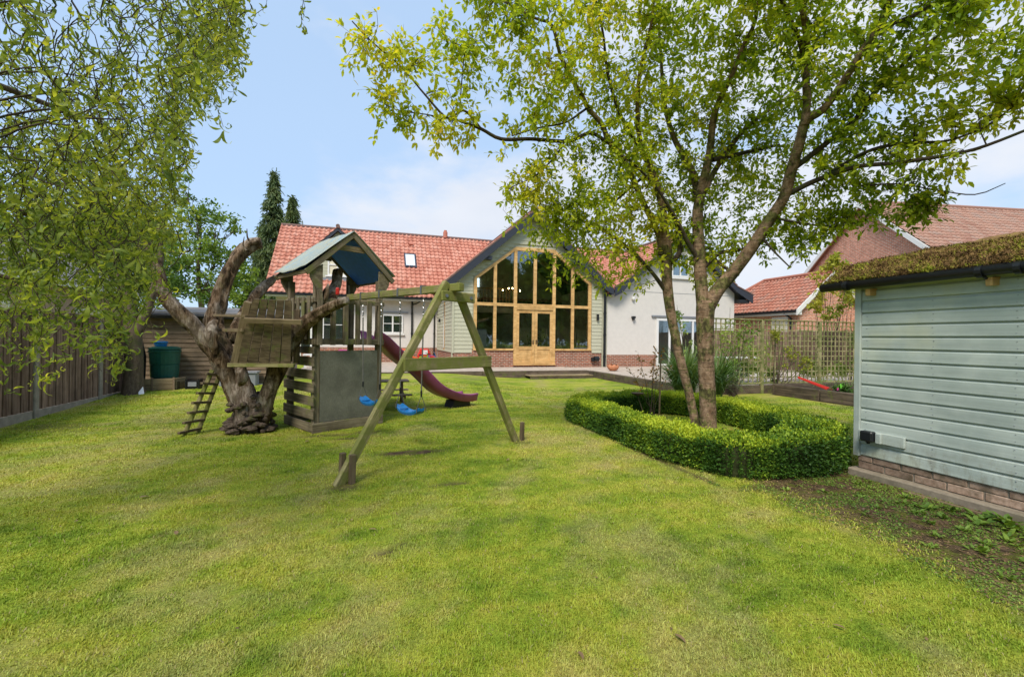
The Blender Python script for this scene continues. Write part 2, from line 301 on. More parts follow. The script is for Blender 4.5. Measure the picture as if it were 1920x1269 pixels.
# ------------------------------------------------------------------ mesh builders
class MB:
    def __init__(s): s.v = []; s.f = []
    def add(s, vs, fs):
        b = len(s.v); s.v += [tuple(map(float, p)) for p in vs]; s.f += [tuple(b+i for i in f) for f in fs]; return s
    def box(s, x0, x1, y0, y1, z0, z1):
        v = [(x, y, z) for x in (x0, x1) for y in (y0, y1) for z in (z0, z1)]
        return s.add(v, [(0, 1, 3, 2), (4, 6, 7, 5), (0, 4, 5, 1), (2, 3, 7, 6), (0, 2, 6, 4), (1, 5, 7, 3)])
    def quad(s, *p): return s.add(p, [tuple(range(len(p)))])
    def prism(s, pts, ext):
        n = len(pts); e = np.array(ext, float); p = [np.array(q, float) for q in pts]
        s.add(list(p)+[q+e for q in p], [tuple(range(n))[::-1], tuple(range(n, 2*n))]+[(i, (i+1) % n, n+(i+1) % n, n+i) for i in range(n)]); return s
    def tube(s, pts, rad, n=8, cap=True, wob=0.0, seed=0):
        pts = [np.array(p, float) for p in pts]; r = rad if hasattr(rad, '__len__') else [rad]*len(pts)
        rg = np.random.default_rng(seed+len(pts)*13); up = np.array((0.13, 0.27, 1.0)); vs = []; u0 = None
        for i, p in enumerate(pts):
            t = pts[min(i+1, len(pts)-1)]-pts[max(i-1, 0)]; t = t/(np.linalg.norm(t)+1e-9)
            u = np.cross(t, up) if u0 is None else u0-t*np.dot(u0, t)
            if np.linalg.norm(u) < 1e-3: u = np.cross(t, (1, 0, 0))
            u = u/np.linalg.norm(u); u0 = u; w = np.cross(t, u)
            for k in range(n):
                a = 2*PI*k/n; rr = r[i]*(1+wob*(rg.random()-.5)*2); vs.append(p+(u*math.cos(a)+w*math.sin(a))*rr)
        fs = [(i*n+k, i*n+(k+1) % n, (i+1)*n+(k+1) % n, (i+1)*n+k) for i in range(len(pts)-1) for k in range(n)]
        if cap: fs += [tuple(range(n))[::-1], tuple((len(pts)-1)*n+k for k in range(n))]
        return s.add(vs, fs)
    def lathe(s, c, prof, n=20):
        vs = [(c[0]+r*math.cos(2*PI*k/n), c[1]+r*math.sin(2*PI*k/n), c[2]+z) for r, z in prof for k in range(n)]
        fs = [(i*n+k, i*n+(k+1) % n, (i+1)*n+(k+1) % n, (i+1)*n+k) for i in range(len(prof)-1) for k in range(n)]
        fs += [tuple(range(n))[::-1], tuple((len(prof)-1)*n+k for k in range(n))]
        return s.add(vs, fs)
    def build(s, name, m, parent=None, world=True, bevel=0, smooth=False):
        off = Vector((0, 0, 0))
        if parent is not None and world:
            p = parent
            while p is not None: off += p.location; p = p.parent
        me = bpy.data.meshes.new(name); me.from_pydata([(a-off.x, b-off.y, c-off.z) for a, b, c in s.v], [], s.f)
        me.materials.append(MAT[m] if isinstance(m, str) else m)
        if smooth: me.polygons.foreach_set('use_smooth', [True]*len(me.polygons))
        me.update(); o = bpy.data.objects.new(name, me); COL.objects.link(o); o.parent = parent
        if bevel:
            b = o.modifiers.new('bevel', 'BEVEL'); b.width = bevel; b.segments = 1; b.limit_method = 'ANGLE'
        return o
def tag(o, label=None, cat=None, group=None, kind=None):
    if label: o['label'] = label
    if cat: o['category'] = cat
    if group: o['group'] = group
    if kind: o['kind'] = kind
    return o
def thing(name, label, cat, loc=(0, 0, 0), group=None):
    o = bpy.data.objects.new(name, None); COL.objects.link(o); o.location = loc; o.empty_display_size = .2
    return tag(o, label, cat, group)
def pworld(p):
    v = Vector((0, 0, 0))
    while p is not None: v += p.location; p = p.parent
    return v
def board(name, p0, p1, w, t, m, parent=None, side=(0, 0, 1), bevel=.004):
    """a plank from p0 to p1, local X along it, width w along 'side', thickness t across"""
    p0 = Vector(p0); p1 = Vector(p1); x = (p1-p0); L = x.length; x.normalize()
    sd = Vector(side); y = (sd-x*sd.dot(x)).normalized(); z = x.cross(y)
    me = bpy.data.meshes.new(name); h = L/2; a = w/2; b = t/2
    b_ = MB().box(-h, h, -a, a, -b, b); me.from_pydata(b_.v, [], b_.f); me.materials.append(MAT[m]); me.update()
    o = bpy.data.objects.new(name, me); COL.objects.link(o)
    R = Matrix((x, y, z)).transposed().to_4x4(); R.translation = (p0+p1)/2-pworld(parent)
    o.parent = parent; o.matrix_local = R
    if bevel:
        bm = o.modifiers.new('bevel', 'BEVEL'); bm.width = bevel; bm.segments = 1
    return o
def np_mesh(name, V, Fc, m, parent=None, var=None, sides=3, attrs=None, smooth=False):
    """V (n,3) world coordinates; Fc (k,sides)"""
    if parent is not None:
        p = pworld(parent); V = V-np.array(p)
    me = bpy.data.meshes.new(name); me.vertices.add(len(V)); me.vertices.foreach_set('co', V.astype(np.float32).ravel())
    k = len(Fc); me.loops.add(k*sides); me.loops.foreach_set('vertex_index', Fc.astype(np.int32).ravel())
    me.polygons.add(k); me.polygons.foreach_set('loop_start', np.arange(0, k*sides, sides, dtype=np.int32))
    try: me.polygons.foreach_set('loop_total', np.full(k, sides, dtype=np.int32))
    except Exception: pass
    if smooth: me.polygons.foreach_set('use_smooth', np.ones(k, dtype=bool))
    me.update(calc_edges=True)
    at = dict(attrs or {})
    if var is not None: at['var'] = var
    for a, b in at.items():
        x = me.attributes.new(a, 'FLOAT', 'POINT'); x.data.foreach_set('value', np.asarray(b, np.float32))
    me.materials.append(MAT[m]); o = bpy.data.objects.new(name, me); COL.objects.link(o); o.parent = parent; return o
def scatter(name, tv, tf, pos, X, Z, scale, m, parent=None, var=None):
    """copy a small template onto many points: X = leaf direction, Z = leaf normal"""
    n = len(pos); X = X/(np.linalg.norm(X, axis=1, keepdims=True)+1e-9); Z = Z-X*np.sum(X*Z, 1, keepdims=True); Z = Z/(np.linalg.norm(Z, axis=1, keepdims=True)+1e-9)
    Y = np.cross(Z, X); tv = np.asarray(tv, float); tf = np.asarray(tf); sc = np.asarray(scale).reshape(n, 1, 1)
    V = pos[:, None, :]+sc*(tv[None, :, 0:1]*X[:, None]+tv[None, :, 1:2]*Y[:, None]+tv[None, :, 2:3]*Z[:, None])
    Fc = (tf[None]+(np.arange(n)*len(tv))[:, None, None]).reshape(-1, 3)
    if var is None: var = RNG.random(n)
    return np_mesh(name, V.reshape(-1, 3), Fc, m, parent, np.repeat(var, len(tv)))
def rvec(n):
    v = RNG.normal(size=(n, 3)); return v/np.linalg.norm(v, axis=1, keepdims=True)
LEAF_OVATE = ([(0, 0, 0), (.3, .24, .05), (.3, -.24, .05), (.35, 0, 0), (.72, .17, .04), (.72, -.17, .04), (.72, 0, -.02), (1, 0, -.10)],
              [(0, 3, 1), (0, 2, 3), (1, 3, 4), (3, 6, 4), (2, 5, 3), (3, 5, 6), (4, 6, 7), (5, 7, 6)])
LEAF_SMALL = ([(0, 0, 0), (.5, .32, .08), (.5, -.32, .08), (1, 0, 0)], [(0, 2, 1), (1, 2, 3)])
def curl_leaf(turn=1.6, w=.075, n=6):
    v = []; f = []; p = np.array((0., 0.)); a = .5
    for i in range(n+1):
        ww = w*math.sin(PI*(i+.6)/(n+1.2)); tw = .5*math.sin(i*.9)
        v += [(p[0], ww*math.cos(tw), p[1]+ww*math.sin(tw)), (p[0], -ww*math.cos(tw), p[1]-ww*math.sin(tw))]
        a -= turn*2/n*(.4+.9*i/n); p = p+np.array((math.cos(a), math.sin(a)))/n
    for i in range(n): b = 2*i; f += [(b, b+1, b+2), (b+1, b+3, b+2)]
    return v, f
# ================================================================== GROUND
def dirt_mask(x, y):
    """bare soil by the garden shed, under the swings and where the mower scalped the lawn"""
    n = fbm(x*1.6, y*1.6, 5, 5); d = np.zeros_like(x)
    zone = sm(3.25, 4.25, x+.35*(n-.5)+.12*(2.5-y))*sm(4.05, 3.75, y)*(x < 5.4)
    d = zone*sm(.30, .56, n*.55+zone*.42)
    for cx, cy, rx, ry, a in ((.55, 5.93, .42, .13, 1.), (-.32, 6.98, .25, .12, .9), (-.05, 7.35, .22, .15, .8), (.78, 4.55, .22, .08, .8), (-.22, 4.72, .22, .14, .8), (2.1, 6.1, .18, .10, .7), (-.62, 7.25, .5, .12, .8),
                           (2.42, 5.02, .12, .06, .6), (-4.9, 9.0, .6, .3, .55), (-4.2, 8.6, .5, .2, .4), (4.3, 3.55, .9, .16, 1.), (3.44, 4.7, .07, 1.0, .8), (.1, 3.2, .09, .04, .9), (.22, 3.3, .06, .03, .9)):
        q = np.hypot((x-cx)/rx, (y-cy)/ry)+(n-.5)*1.1
        d = np.maximum(d, a*sm(1.15, .55, q))
    return np.clip(d, 0, 1)
def dry_mask(x, y):
    a = math.radians(62); u = x*math.cos(a)+y*math.sin(a); v = -x*math.sin(a)+y*math.cos(a)
    n = fbm(u*.9+7, v*2.4+3, 9, 5); m = fbm(x*3.4, y*3.4, 15, 4); w = fbm(x*14, y*14, 19, 2); g = fbm(x*.5+3, y*.5, 29, 2)
    return sm(.47, .68, n*.55+m*.30+w*.15)*.5
xs = np.concatenate(([-400, -120, -50, -25, -14, -9], np.arange(-6, 12.6, .09), [13, 14, 16, 20, 30, 60, 140, 400])); ys = np.concatenate(([-60, -20, -8, -3], np.arange(-.5, 16.4, .09), [17, 18.3, 20, 24, 30, 40, 60, 100, 180, 400]))
gx, gy = np.meshgrid(xs, ys); nx, ny = len(xs), len(ys)
z = ground_z(gx, gy); V = np.stack([gx, gy, z], -1).reshape(-1, 3)
i = np.arange((ny-1)*(nx-1)); r = i//(nx-1); c = i % (nx-1); a = r*nx+c
Fc = np.stack([a, a+1, a+nx+1, a+nx], -1)
lawn = np_mesh('lawn', V, Fc, 'lawn', sides=4, attrs={'dirt': dirt_mask(V[:, 0], V[:, 1]), 'dry': dry_mask(V[:, 0], V[:, 1])}, smooth=True)
tag(lawn, kind='structure')

def grass(n, dmin, dmax, seed):
    rg = np.random.default_rng(seed)
    a0, a1 = YAW-math.radians(60), YAW+math.radians(58)
    u = rg.random(n); d = dmin*(dmax/dmin)**u; a = a0+(a1-a0)*rg.random(n)
    x = d*np.sin(a); y = d*np.cos(a)
    k = (x > -5.45) & (x < 10.7) & (y < 16.1) & ~((x > 5.2) & (y < 3.95)) & ~((x > 8.3) & (y > 10.2)) & ~((x < -2.65) & (y > 13.3))
    dm = dirt_mask(x, y); k &= rg.random(n) > np.minimum(1, dm*(1.02+.0*dm)); k &= (x < 8.3) | (y < 9.9)
    tuft = fbm(x*7, y*7, 21, 3); k &= rg.random(n) < .35+1.1*tuft
    x, y, d, dm, tuft = x[k], y[k], d[k], dm[k], tuft[k]; n = len(x)
    L = (.010+.011*rg.random(n)+.014*(rg.random(n) > .96))*(1+.05*d)*(.5+1.0*tuft)*(1-.35*dry_mask(x, y)); w = .0010+.00052*d
    th = rg.random(n)*2*PI; lean = .35+1.1*rg.random(n)
    dx = np.cos(th); dy = np.sin(th); sx = -dy; sy = dx; z0 = ground_z(x, y)-.002
    P = lambda f, side, up, out: np.stack([x+dx*out*L*f+sx*side*w, y+dy*out*L*f+sy*side*w, z0+L*up], -1)
    l1 = np.sin(lean*.5)*.5; u1 = np.cos(lean*.5)*.5; l2 = l1+np.sin(lean)*.55; u2 = u1+np.cos(lean)*.5
    V = np.stack([P(0, -1, 0, 0), P(0, 1, 0, 0), P(1, -.8, u1, l1), P(1, .8, u1, l1), P(1, 0, u2, l2)], 1).reshape(-1, 3)
    b = np.arange(n)[:, None]*5; Fc = np.concatenate([b+np.array([[0, 1, 3]]), b+np.array([[0, 3, 2]]), b+np.array([[2, 3, 4]])], 1).reshape(-1, 3)
    return V, Fc, np.repeat(rg.random(n), 5), np.repeat(dry_mask(x, y), 5)
V, Fc, vr, dr = grass(640000, 1.5, 13.5, 3)
tag(np_mesh('grass', V, Fc, 'blade', var=vr, attrs={'dry': dr}), 'short mown green grass of the lawn', 'grass', kind='stuff')

def sheet(name, x0, x1, y0, y1, z, m, thick=.3):
    o = MB().box(x0, x1, y0, y1, z-thick, z).build(name, m); return tag(o, kind='structure')
sheet('terrace', -2.58, 8.30, 16.30, 24.5, .25, 'paving', .5)
sheet('patio', 8.50, 19, 10.24, 18.9, .235, 'paving', .5)
for k, (x0, x1, y0, y1) in enumerate(((8.30, 8.50, 16.3, 18.9),)): sheet('terrace', x0, x1, y0, y1, .243, 'paving', .4)
sheet('path', -8, -2.62, 13.45, 24, .19, 'paving', .4)
# paving slabs of the terrace in view, laid 4 mm proud of the bed
tr = bpy.data.objects['terrace']
def slabs(par, x0, x1, y0, y1, z, cap=300):
    k = 0; y = y0
    while y < y1-.1:
        h = min(.45, y1-y); x = x0+random.choice((0, -.3))
        while x < x1-.05:
            w = .6; a = max(x, x0); b = min(x+w, x1)
            if b-a > .1 and k < cap:
                MB().box(a+.005, b-.005, y+.005, y+h-.005, z-.01, z+.004+random.random()*.003).build('paving_slab', 'paving', par); k += 1
            x += w
        y += h
slabs(tr, -2.5, 8.25, 16.34, 18.38, .25); slabs(bpy.data.objects['patio'], 8.52, 12.9, 10.4, 18.2, .235, 150)

# timber sleepers edging the raised terrace
def sleeper_wall(label, p0, p1, z0, z1, n, group='timber sleepers edging the terrace', th=.2):
    t = thing('sleeper_edging', label, 'sleeper edging', (*p0, 0), group); p0 = np.array(p0); p1 = np.array(p1)
    d = (p1-p0)/n; ln = np.linalg.norm(d); u = d/ln
    for i in range(n):
        a = p0+d*i+u*.006; b = p0+d*(i+1)-u*.006; zz = (z0+z1)/2
        board('sleeper', (*a, zz), (*b, zz), z1-z0, th, 'wood_sleeper', t, bevel=.012)
    return t
sleeper_wall('long dark timber sleeper edging along the front of the terrace before the house', (-2.62, 16.2), (8.34, 16.2), -.05, .262, 5)
sleeper_wall('dark timber sleeper edging of the patio running from the small step towards the grass clump', (8.42, 16.1), (8.42, 10.15), -.05, .247, 3)
st = thing('garden_step', 'low wide timber step on the lawn below the oak doors', 'step', (6.9, 15.75, 0))
for k in range(3): board('step_board', (5.6, 15.58+.2*k, .115), (8.2, 15.58+.2*k, .115), .19, .04, 'wood_pale', st, side=(0, 1, 0))
board('step_riser', (5.62, 15.52, .045), (8.18, 15.52, .045), .095, .04, 'wood_sleeper', st)

# ================================================================== HOUSE
HY = 18.4
H_ = thing('house', 'long white rendered house with red pantile roof and a tall glazed oak gable', 'house', (6.7, 21, .2))
def tiles(name, o, u, v, Lu, Lv, tw, ch, m, parent, seed=1, clip=None):
    """pantiles laid on the roof plane o + a*u + b*v ; each course overlaps the one below"""
    o = np.array(o, float); u = np.array(u, float); u /= np.linalg.norm(u); v = np.array(v, float); v /= np.linalg.norm(v); nrm = np.cross(u, v)
    if nrm[2] < 0: nrm = -nrm
    rg = np.random.default_rng(seed); nu = int(Lu/tw); nv = int(Lv/ch)+1; seg = 6; V = []; Fc = []; A = []; b = 0
    prof = np.array([.002, .034, .026, -.012, -.020, -.014])*tw/.22
    aa = np.arange(nu*seg+1)*tw/seg; hh = prof[np.arange(nu*seg+1) % seg]
    for r in range(nv):
        b0 = r*ch; b1 = min((r+1)*ch+.03, Lv)
        if b0 >= Lv: break
        keep = np.ones(nu, bool)
        if clip is not None: keep = np.array([clip(o+u*(k+.5)*tw+v*(b0+ch/2)) for k in range(nu)])
        lo = o+aa[:, None]*u+b0*v+(hh+.052)[:, None]*nrm; up = o+aa[:, None]*u+b1*v+(hh+.004)[:, None]*nrm; un = lo-nrm*.045
        V += [un, lo, up]; n = len(aa); var = np.repeat(rg.random(nu), seg); var = np.append(var, var[-1]); A += [var, var, var]
        ks = np.repeat(keep, seg); j = np.arange(n-1)[ks]
        Fc += [np.stack([b+j, b+j+1, b+n+j+1, b+n+j], -1), np.stack([b+n+j, b+n+j+1, b+2*n+j+1, b+2*n+j], -1)]; b += 3*n
    ob = np_mesh(name, np.concatenate(V), np.concatenate(Fc), m, parent, np.concatenate(A), 4)
    ob['kind'] = 'stuff'; return ob
def roof_slab(name, pts, m, parent, th=.12):
    p = [np.array(q, float) for q in pts]; n = np.cross(p[1]-p[0], p[2]-p[0]); n /= np.linalg.norm(n); n = n if n[2] < 0 else -n
    return MB().prism(pts, n*th).build(name, m, parent)
# --- long wing behind (ridge along X)
WY = 23.0; EZ, RZ, EY, RY = 3.47, 7.40, 22.55, 26.5
MB().box(-4.25, 17.7, WY, 30.0, 0, 3.55).build('wing_wall', 'render', H_)
MB().prism([(-4.25, WY+.1, 3.5), (-4.25, 30, 3.5), (-4.25, RY, 7.15)], (.2, 0, 0)).build('gable_wall', 'render', H_)
MB().box(-4.27, 3.2, WY-.03, WY, .2, .98).build('brick_plinth', 'brick_house', H_)
roof_slab('roof_deck', [(-4.6, EY+.02, EZ-.02), (18.2, EY+.02, EZ-.02), (18.2, RY, RZ-.02), (-4.6, RY, RZ-.02)], 'fascia', H_)
roof_slab('roof_deck', [(-4.6, 30.4, EZ), (18.2, 30.4, EZ), (18.2, RY, RZ-.02), (-4.6, RY, RZ-.02)], 'tile_red', H_)
def clip_wing(p):
    return not (3.0 < p[0] < 17.5 and p[2] < 3.6+.0) 
tiles('roof_tiles', (-4.68, EY-.06, EZ-.0), (1, 0, 0), (0, RY-EY, RZ-EZ), 22.9, 5.6, .232, .31, 'tile_red', H_, 1)
MB().tube([(-4.68, RY, RZ+.03), (18.2, RY, RZ+.03)], .11, 8).build('ridge_tiles', 'ridge', H_)
MB().box(-4.7, 18.2, EY-.16, EY-.04, EZ-.10, EZ-.0).build('gutter', 'black', H_)
MB().box(-4.6, 3.0, EY-.04, EY, EZ-.18, EZ).build('fascia_board', 'white', H_)
MB().box(-4.6, 3.2, EY, WY, EZ-.16, EZ-.13).build('soffit', 'cladding', H_)
MB().lathe((4.1, RY-.1, RZ), [(.13, 0), (.13, .35), (.09, .38), (.09, .45)], 10).build('ridge_vent', 'tile_red', H_)
MB().prism([(1.95, 25.62, 6.62), (2.15, 25.62, 6.62), (2.15, 25.75, 6.78), (1.95, 25.75, 6.78)], (0, -.1, .1)).build('tile_vent', 'tile_red', H_)
def window(parent, x0, x1, z0, z1, y, cols=2, rows=1, m='white', fr=.07, bars=(), name='window', deep=.12):
    """a framed window in a wall facing -Y whose face is at y"""
    w = MB().box(x0, x1, y+.06, y+deep, z0, z1).build(name, 'room', parent)   # reveal back
    f = MB(); f.box(x0, x1, y-.03, y+.05, z0, z0+fr).box(x0, x1, y-.03, y+.05, z1-fr, z1)
    n = cols+1
    for i in range(n):
        c = x0+(x1-x0-fr)*i/cols; f.box(c, c+fr, y-.028, y+.05, z0+fr, z1-fr)
    for b in bars: f.box(x0+fr, x1-fr, y-.02, y+.04, z0+(z1-z0)*b-.015, z0+(z1-z0)*b+.015)
    f.build('frame', m, w); MB().box(x0+fr, x1-fr, y+.0, y+.012, z0+fr, z1-fr).build('pane', 'glass', w)
    return w
window(H_, .49, 1.50, 1.68, 2.62, WY-.02, 2, bars=(.52,))
MB().box(.35, 1.75, WY-.06, WY, 2.70, 2.76).build('lintel', 'lead', H_); MB().box(.42, 1.57, WY-.1, WY, 1.60, 1.67).build('window_sill', 'white', H_)
window(H_, -2.25, -1.2, 1.2, 2.9, WY-.02, 2, bars=(.5,)); window(H_, -3.7, -2.7, .3, 2.5, WY-.02, 2)
def pipe(x, y, z0, z1, r=.04):
    p = MB().tube([(x, y, z0), (x, y, z1)], r, 8).build('downpipe', 'black', H_)
    for zz in np.arange(z0+.4, z1, 1.0): MB().tube([(x, y, zz), (x, y, zz+.08)], r+.012, 8).build('bracket', 'black', p)
    return p
pipe(1.93, WY-.07, .25, 3.3, .045); pipe(3.05, WY-.06, .25, 3.1, .035)
MB().tube([(1.98, WY-.08, 3.15), (2.15, WY-.12, 3.2), (2.5, EY-.1, 3.42)], .035, 8).build('swan_neck_pipe', 'black', H_)
# rooflight
rl = MB().prism([(1.62, 24.22, 5.16), (2.26, 24.22, 5.16), (2.26, 25.08, 6.02), (1.62, 25.08, 6.02)], (0, -.07, .07)).build('rooflight', 'fascia', H_)
MB().prism([(1.70, 24.22, 5.31), (2.18, 24.22, 5.31), (2.18, 24.92, 6.01), (1.70, 24.92, 6.01)], (0, -.012, .012)).build('pane', plain('rooflight_pale_blue', (.62, .68, .74), .12, .02, spec=.9), rl)  # pane in one even white-blue tone
# dormer
DX, DY, DP = -1.62, 23.35, 6.78
dm = MB().prism([(DX-.95, DY, 4.1), (DX+.95, DY, 4.1), (DX+.95, DY, 5.65), (DX, DY, 6.6), (DX-.95, DY, 5.65)], (0, 3, 0)).build('dormer', 'cladding', H_)
for k in range(9): MB().box(DX-.95, DX+.95, DY-.02, DY, 4.35+.15*k, 4.35+.15*k+.14).build('cladding_board', 'cladding', dm)
w = MB().box(DX-.42, DX+.42, DY-.05, DY-.03, 4.5, 5.45).build('dormer_window', 'room', dm)
f = MB()
for a, b in ((-.45, -.38), (-.035, .035), (.38, .45)): f.box(DX+a, DX+b, DY-.09, DY-.05, 4.45, 5.5)
for zz in (4.45, 4.95, 5.43): f.box(DX-.45, DX+.45, DY-.088, DY-.052, zz, zz+.06)
f.box(DX-.55, DX+.55, DY-.14, DY-.05, 4.38, 4.45); f.build('frame', 'white', dm)
MB().box(DX-.98, DX+.98, DY-.16, DY-.02, 4.05, 4.33).build('lead_flashing', 'lead', dm)
for sgn in (-1, 1):
    MB().prism([(DX, DY-.2, DP+.02), (DX+sgn*1.2, DY-.2, 5.58), (DX+sgn*1.2, DY-.2, 5.42), (DX, DY-.2, DP-.16)], (0, .04, 0)).build('bargeboard', 'fascia', dm)
    tiles('dormer_tiles', (DX+sgn*1.22, DY-.22, 5.56), (0, 1, 0), (-sgn*1.2, 0, 1.2), 3.0, 1.72, .232, .3, 'tile_red', dm, 3)
MB().tube([(DX, DY-.25, DP+.06), (DX, 26.4, DP+.06)], .1, 8).build('ridge_tile', 'ridge', dm)

# --- a gable roof with its ridge along Y
def gable_roof(px, pz, xl, zl, xr, zr, y0, y1, parent, seed):
    for sx, sz, sg in ((xl, zl, -1), (xr, zr, 1)):
        roof_slab('roof_deck', [(sx, y0+.02, sz-.03), (px, y0+.02, pz-.03), (px, pz+19.1, pz-.03), (sx, max(sz+19.1, y0+.5), sz-.03)], 'fascia', parent, .1)
        tiles('roof_tiles', (sx, y0-.03, sz), (0, 1, 0), (px-sx, 0, pz-sz), y1-y0, math.hypot(px-sx, pz-sz), .232, .31, 'tile_red', parent, seed+sg, clip=lambda p: p[1] < p[2]+19.25)
    MB().tube([(px, y0-.05, pz+.05), (px, y1, pz+.05)], .11, 8).build('ridge_tiles', 'ridge', parent)
# --- glazed gable
GX0, GX1, GPX, GPZ = 3.2, 10.15, 6.72, 7.06
gable_roof(GPX, GPZ, 2.86, 3.80, 10.50, 3.80, HY-.32, 26.3, H_, 5)
sl = (GPZ-3.80)/(GPX-2.86)
ztop = lambda x: GPZ-.22-abs(x-GPX)*sl
for sgn, xe in ((-1, 2.78), (1, 10.56)):
    ze = GPZ-abs(xe-GPX)*sl
    MB().prism([(GPX, HY-.36, GPZ+.02), (xe, HY-.36, ze+.02), (xe, HY-.36, ze-.27), (xe+(-sgn)*.35, HY-.36, ze-.10), (GPX, HY-.36, GPZ-.30)], (0, .05, 0)).build('bargeboard', 'fascia', H_)
    MB().prism([(GPX, HY-.37, GPZ+.08), (xe-.02*sgn, HY-.37, ze+.08), (xe-.02*sgn, HY-.37, ze+.0), (GPX, HY-.37, GPZ+.0)], (0, .02, 0)).build('verge_trim', 'ridge', H_)
    MB().prism([(GPX, HY-.31, GPZ-.12), (xe, HY-.31, ze-.12), (xe, HY-.31, ze-.18), (GPX, HY-.31, GPZ-.18)], (0, .31, 0)).build('soffit', 'fascia', H_)
for xx in (4.55, 8.85):
    MB().box(xx-.35, xx+.25, HY-.30, HY-.02, ztop(xx)-.20, ztop(xx)-.06).build('roof_bracket', 'fascia', H_)
# oak frame geometry
OX0, OX1 = 4.11, 9.57; POST = [4.11, 5.02, 5.93, 6.84, 7.75, 8.66, 9.57]
def otop(x): return 5.45 if POST[2] <= x <= POST[4] else (4.05+(x-OX0)*(1.40/(POST[2]-OX0)) if x < POST[2] else 4.05+(OX1-x)*(1.40/(OX1-POST[4])))
# walls round the glazing (solid, 0.25 m thick)
y0, y1 = HY+.03, HY+.28
wall = MB()
wall.box(GX0, OX0, y0, y1, .2, 3.9); wall.box(OX1, GX1, y0, y1, .2, 3.9)
wall.prism([(GX0, y0, 3.9), (OX0, y0, 3.9), (OX0, y0, 4.05), (POST[2], y0, 5.45), (POST[2], y0, ztop(POST[2])-.02), (GX0, y0, ztop(GX0)-.02)], (0, .25, 0))
wall.prism([(GX1, y0, 3.9), (OX1, y0, 3.9), (OX1, y0, 4.05), (POST[4], y0, 5.45), (POST[4], y0, ztop(POST[4])-.02), (GX1, y0, ztop(GX1)-.02)], (0, .25, 0))
wall.prism([(POST[2], y0, 5.45), (POST[4], y0, 5.45), (POST[4], y0, ztop(POST[4])-.02), (GPX, y0, ztop(GPX)-.02), (POST[2], y0, ztop(POST[2])-.02)], (0, .25, 0))
wall.build('gable_front_wall', 'cladding', H_)
pl = MB(); pl.box(OX0-.1, 5.86, HY-.0, y1, .2, .98); pl.box(7.8, OX1+.1, HY-.0, y1, .2, .98); pl.box(5.86, 7.8, HY+.02, y1, .2, .37)
pl.box(GX0+.03, OX0-.1, HY+.02, y1, .2, .9); pl.box(OX1+.1, GX1, HY+.02, y1, .2, .9); pl.box(GX0+.03, GX0+.2, y1+.002, WY-.04, .2, .895)
pl.build('brick_plinth', 'brick_house', H_)
# weatherboards, one by one
k = 0; zz = .88
while zz < 6.85:
    h = .163; zt = zz+h+.012
    def spans(z):
        xl = GX0 if ztop(GX0) > z else GPX-(GPZ-.22-z)/sl; xr = GX1 if ztop(GX1) > z else GPX+(GPZ-.22-z)/sl
        if z < .95 or z >= 5.46: return [(xl, xr)] if z >= 5.46 else [(xl, OX0-.08), (OX1+.08, xr)]
        if z < 4.05: return [(xl, OX0-.06), (OX1+.06, xr)]
        a = OX0+(z-4.05)/1.40*(POST[2]-OX0); b = OX1-(z-4.05)/1.40*(OX1-POST[4])
        return [(xl, a-.09), (b+.09, xr)]
    A, B = spans(zz+.001), spans(zt)
    for i in range(min(len(A), len(B))):
        (a0, a1), (b0, b1) = A[i], B[i]
        if a1-a0 < .05: continue
        b1 = max(b1, b0+.01)
        MB().prism([(a0, HY-.012, zz), (a1, HY-.012, zz), (min(b1, a1) if i == 0 and len(A) > 1 else b1, HY+.006, zt), (b0 if not (i == 1) else max(b0, a0) if b0 < a0 else b0, HY+.006, zt)], (0, .02, 0)).build('cladding_board', 'cladding', H_)
    zz += h
MB().box(GX0-.02, GX0+.06, HY-.03, HY+.04, .86, 3.85).build('corner_trim', 'cladding', H_)
# side wall of the glazed bay, facing west
for a, b, c, d in ((HY, 20.45, .9, 3.9), (20.85, WY, .9, 3.9), (20.45, 20.85, .9, .95), (20.45, 20.85, 3.15, 3.9)):
    MB().box(GX0+.03, GX0+.25, a+.03, b, c, d).build('side_wall', 'cladding', H_)
zz = .88
while zz < 3.75:
    for a, b in (((HY, 20.42), (20.88, WY)) if .9 <= zz < 3.1 else ((HY, WY),)):
        MB().prism([(GX0-.005, a, zz), (GX0-.005, b, zz), (GX0+.012, b, zz+.172), (GX0+.012, a, zz+.172)], (.02, 0, 0)).build('cladding_board', 'cladding', H_)
    zz += .163
sw = MB().box(GX0+.0, GX0+.06, 20.45, 20.85, .95, 3.12).build('slot_window', 'oak', H_); MB().box(GX0-.012, GX0, 20.53, 20.77, 1.03, 3.04).build('pane', 'glass', sw)
MB().box(GX0-.09, GX0-.01, 21.8, 21.9, 2.25, 2.42).build('wall_light', 'black', H_)
MB().box(GX1+.02, GX1+.28, HY+.02, 26, .2, 3.9).build('side_wall', 'cladding', H_)
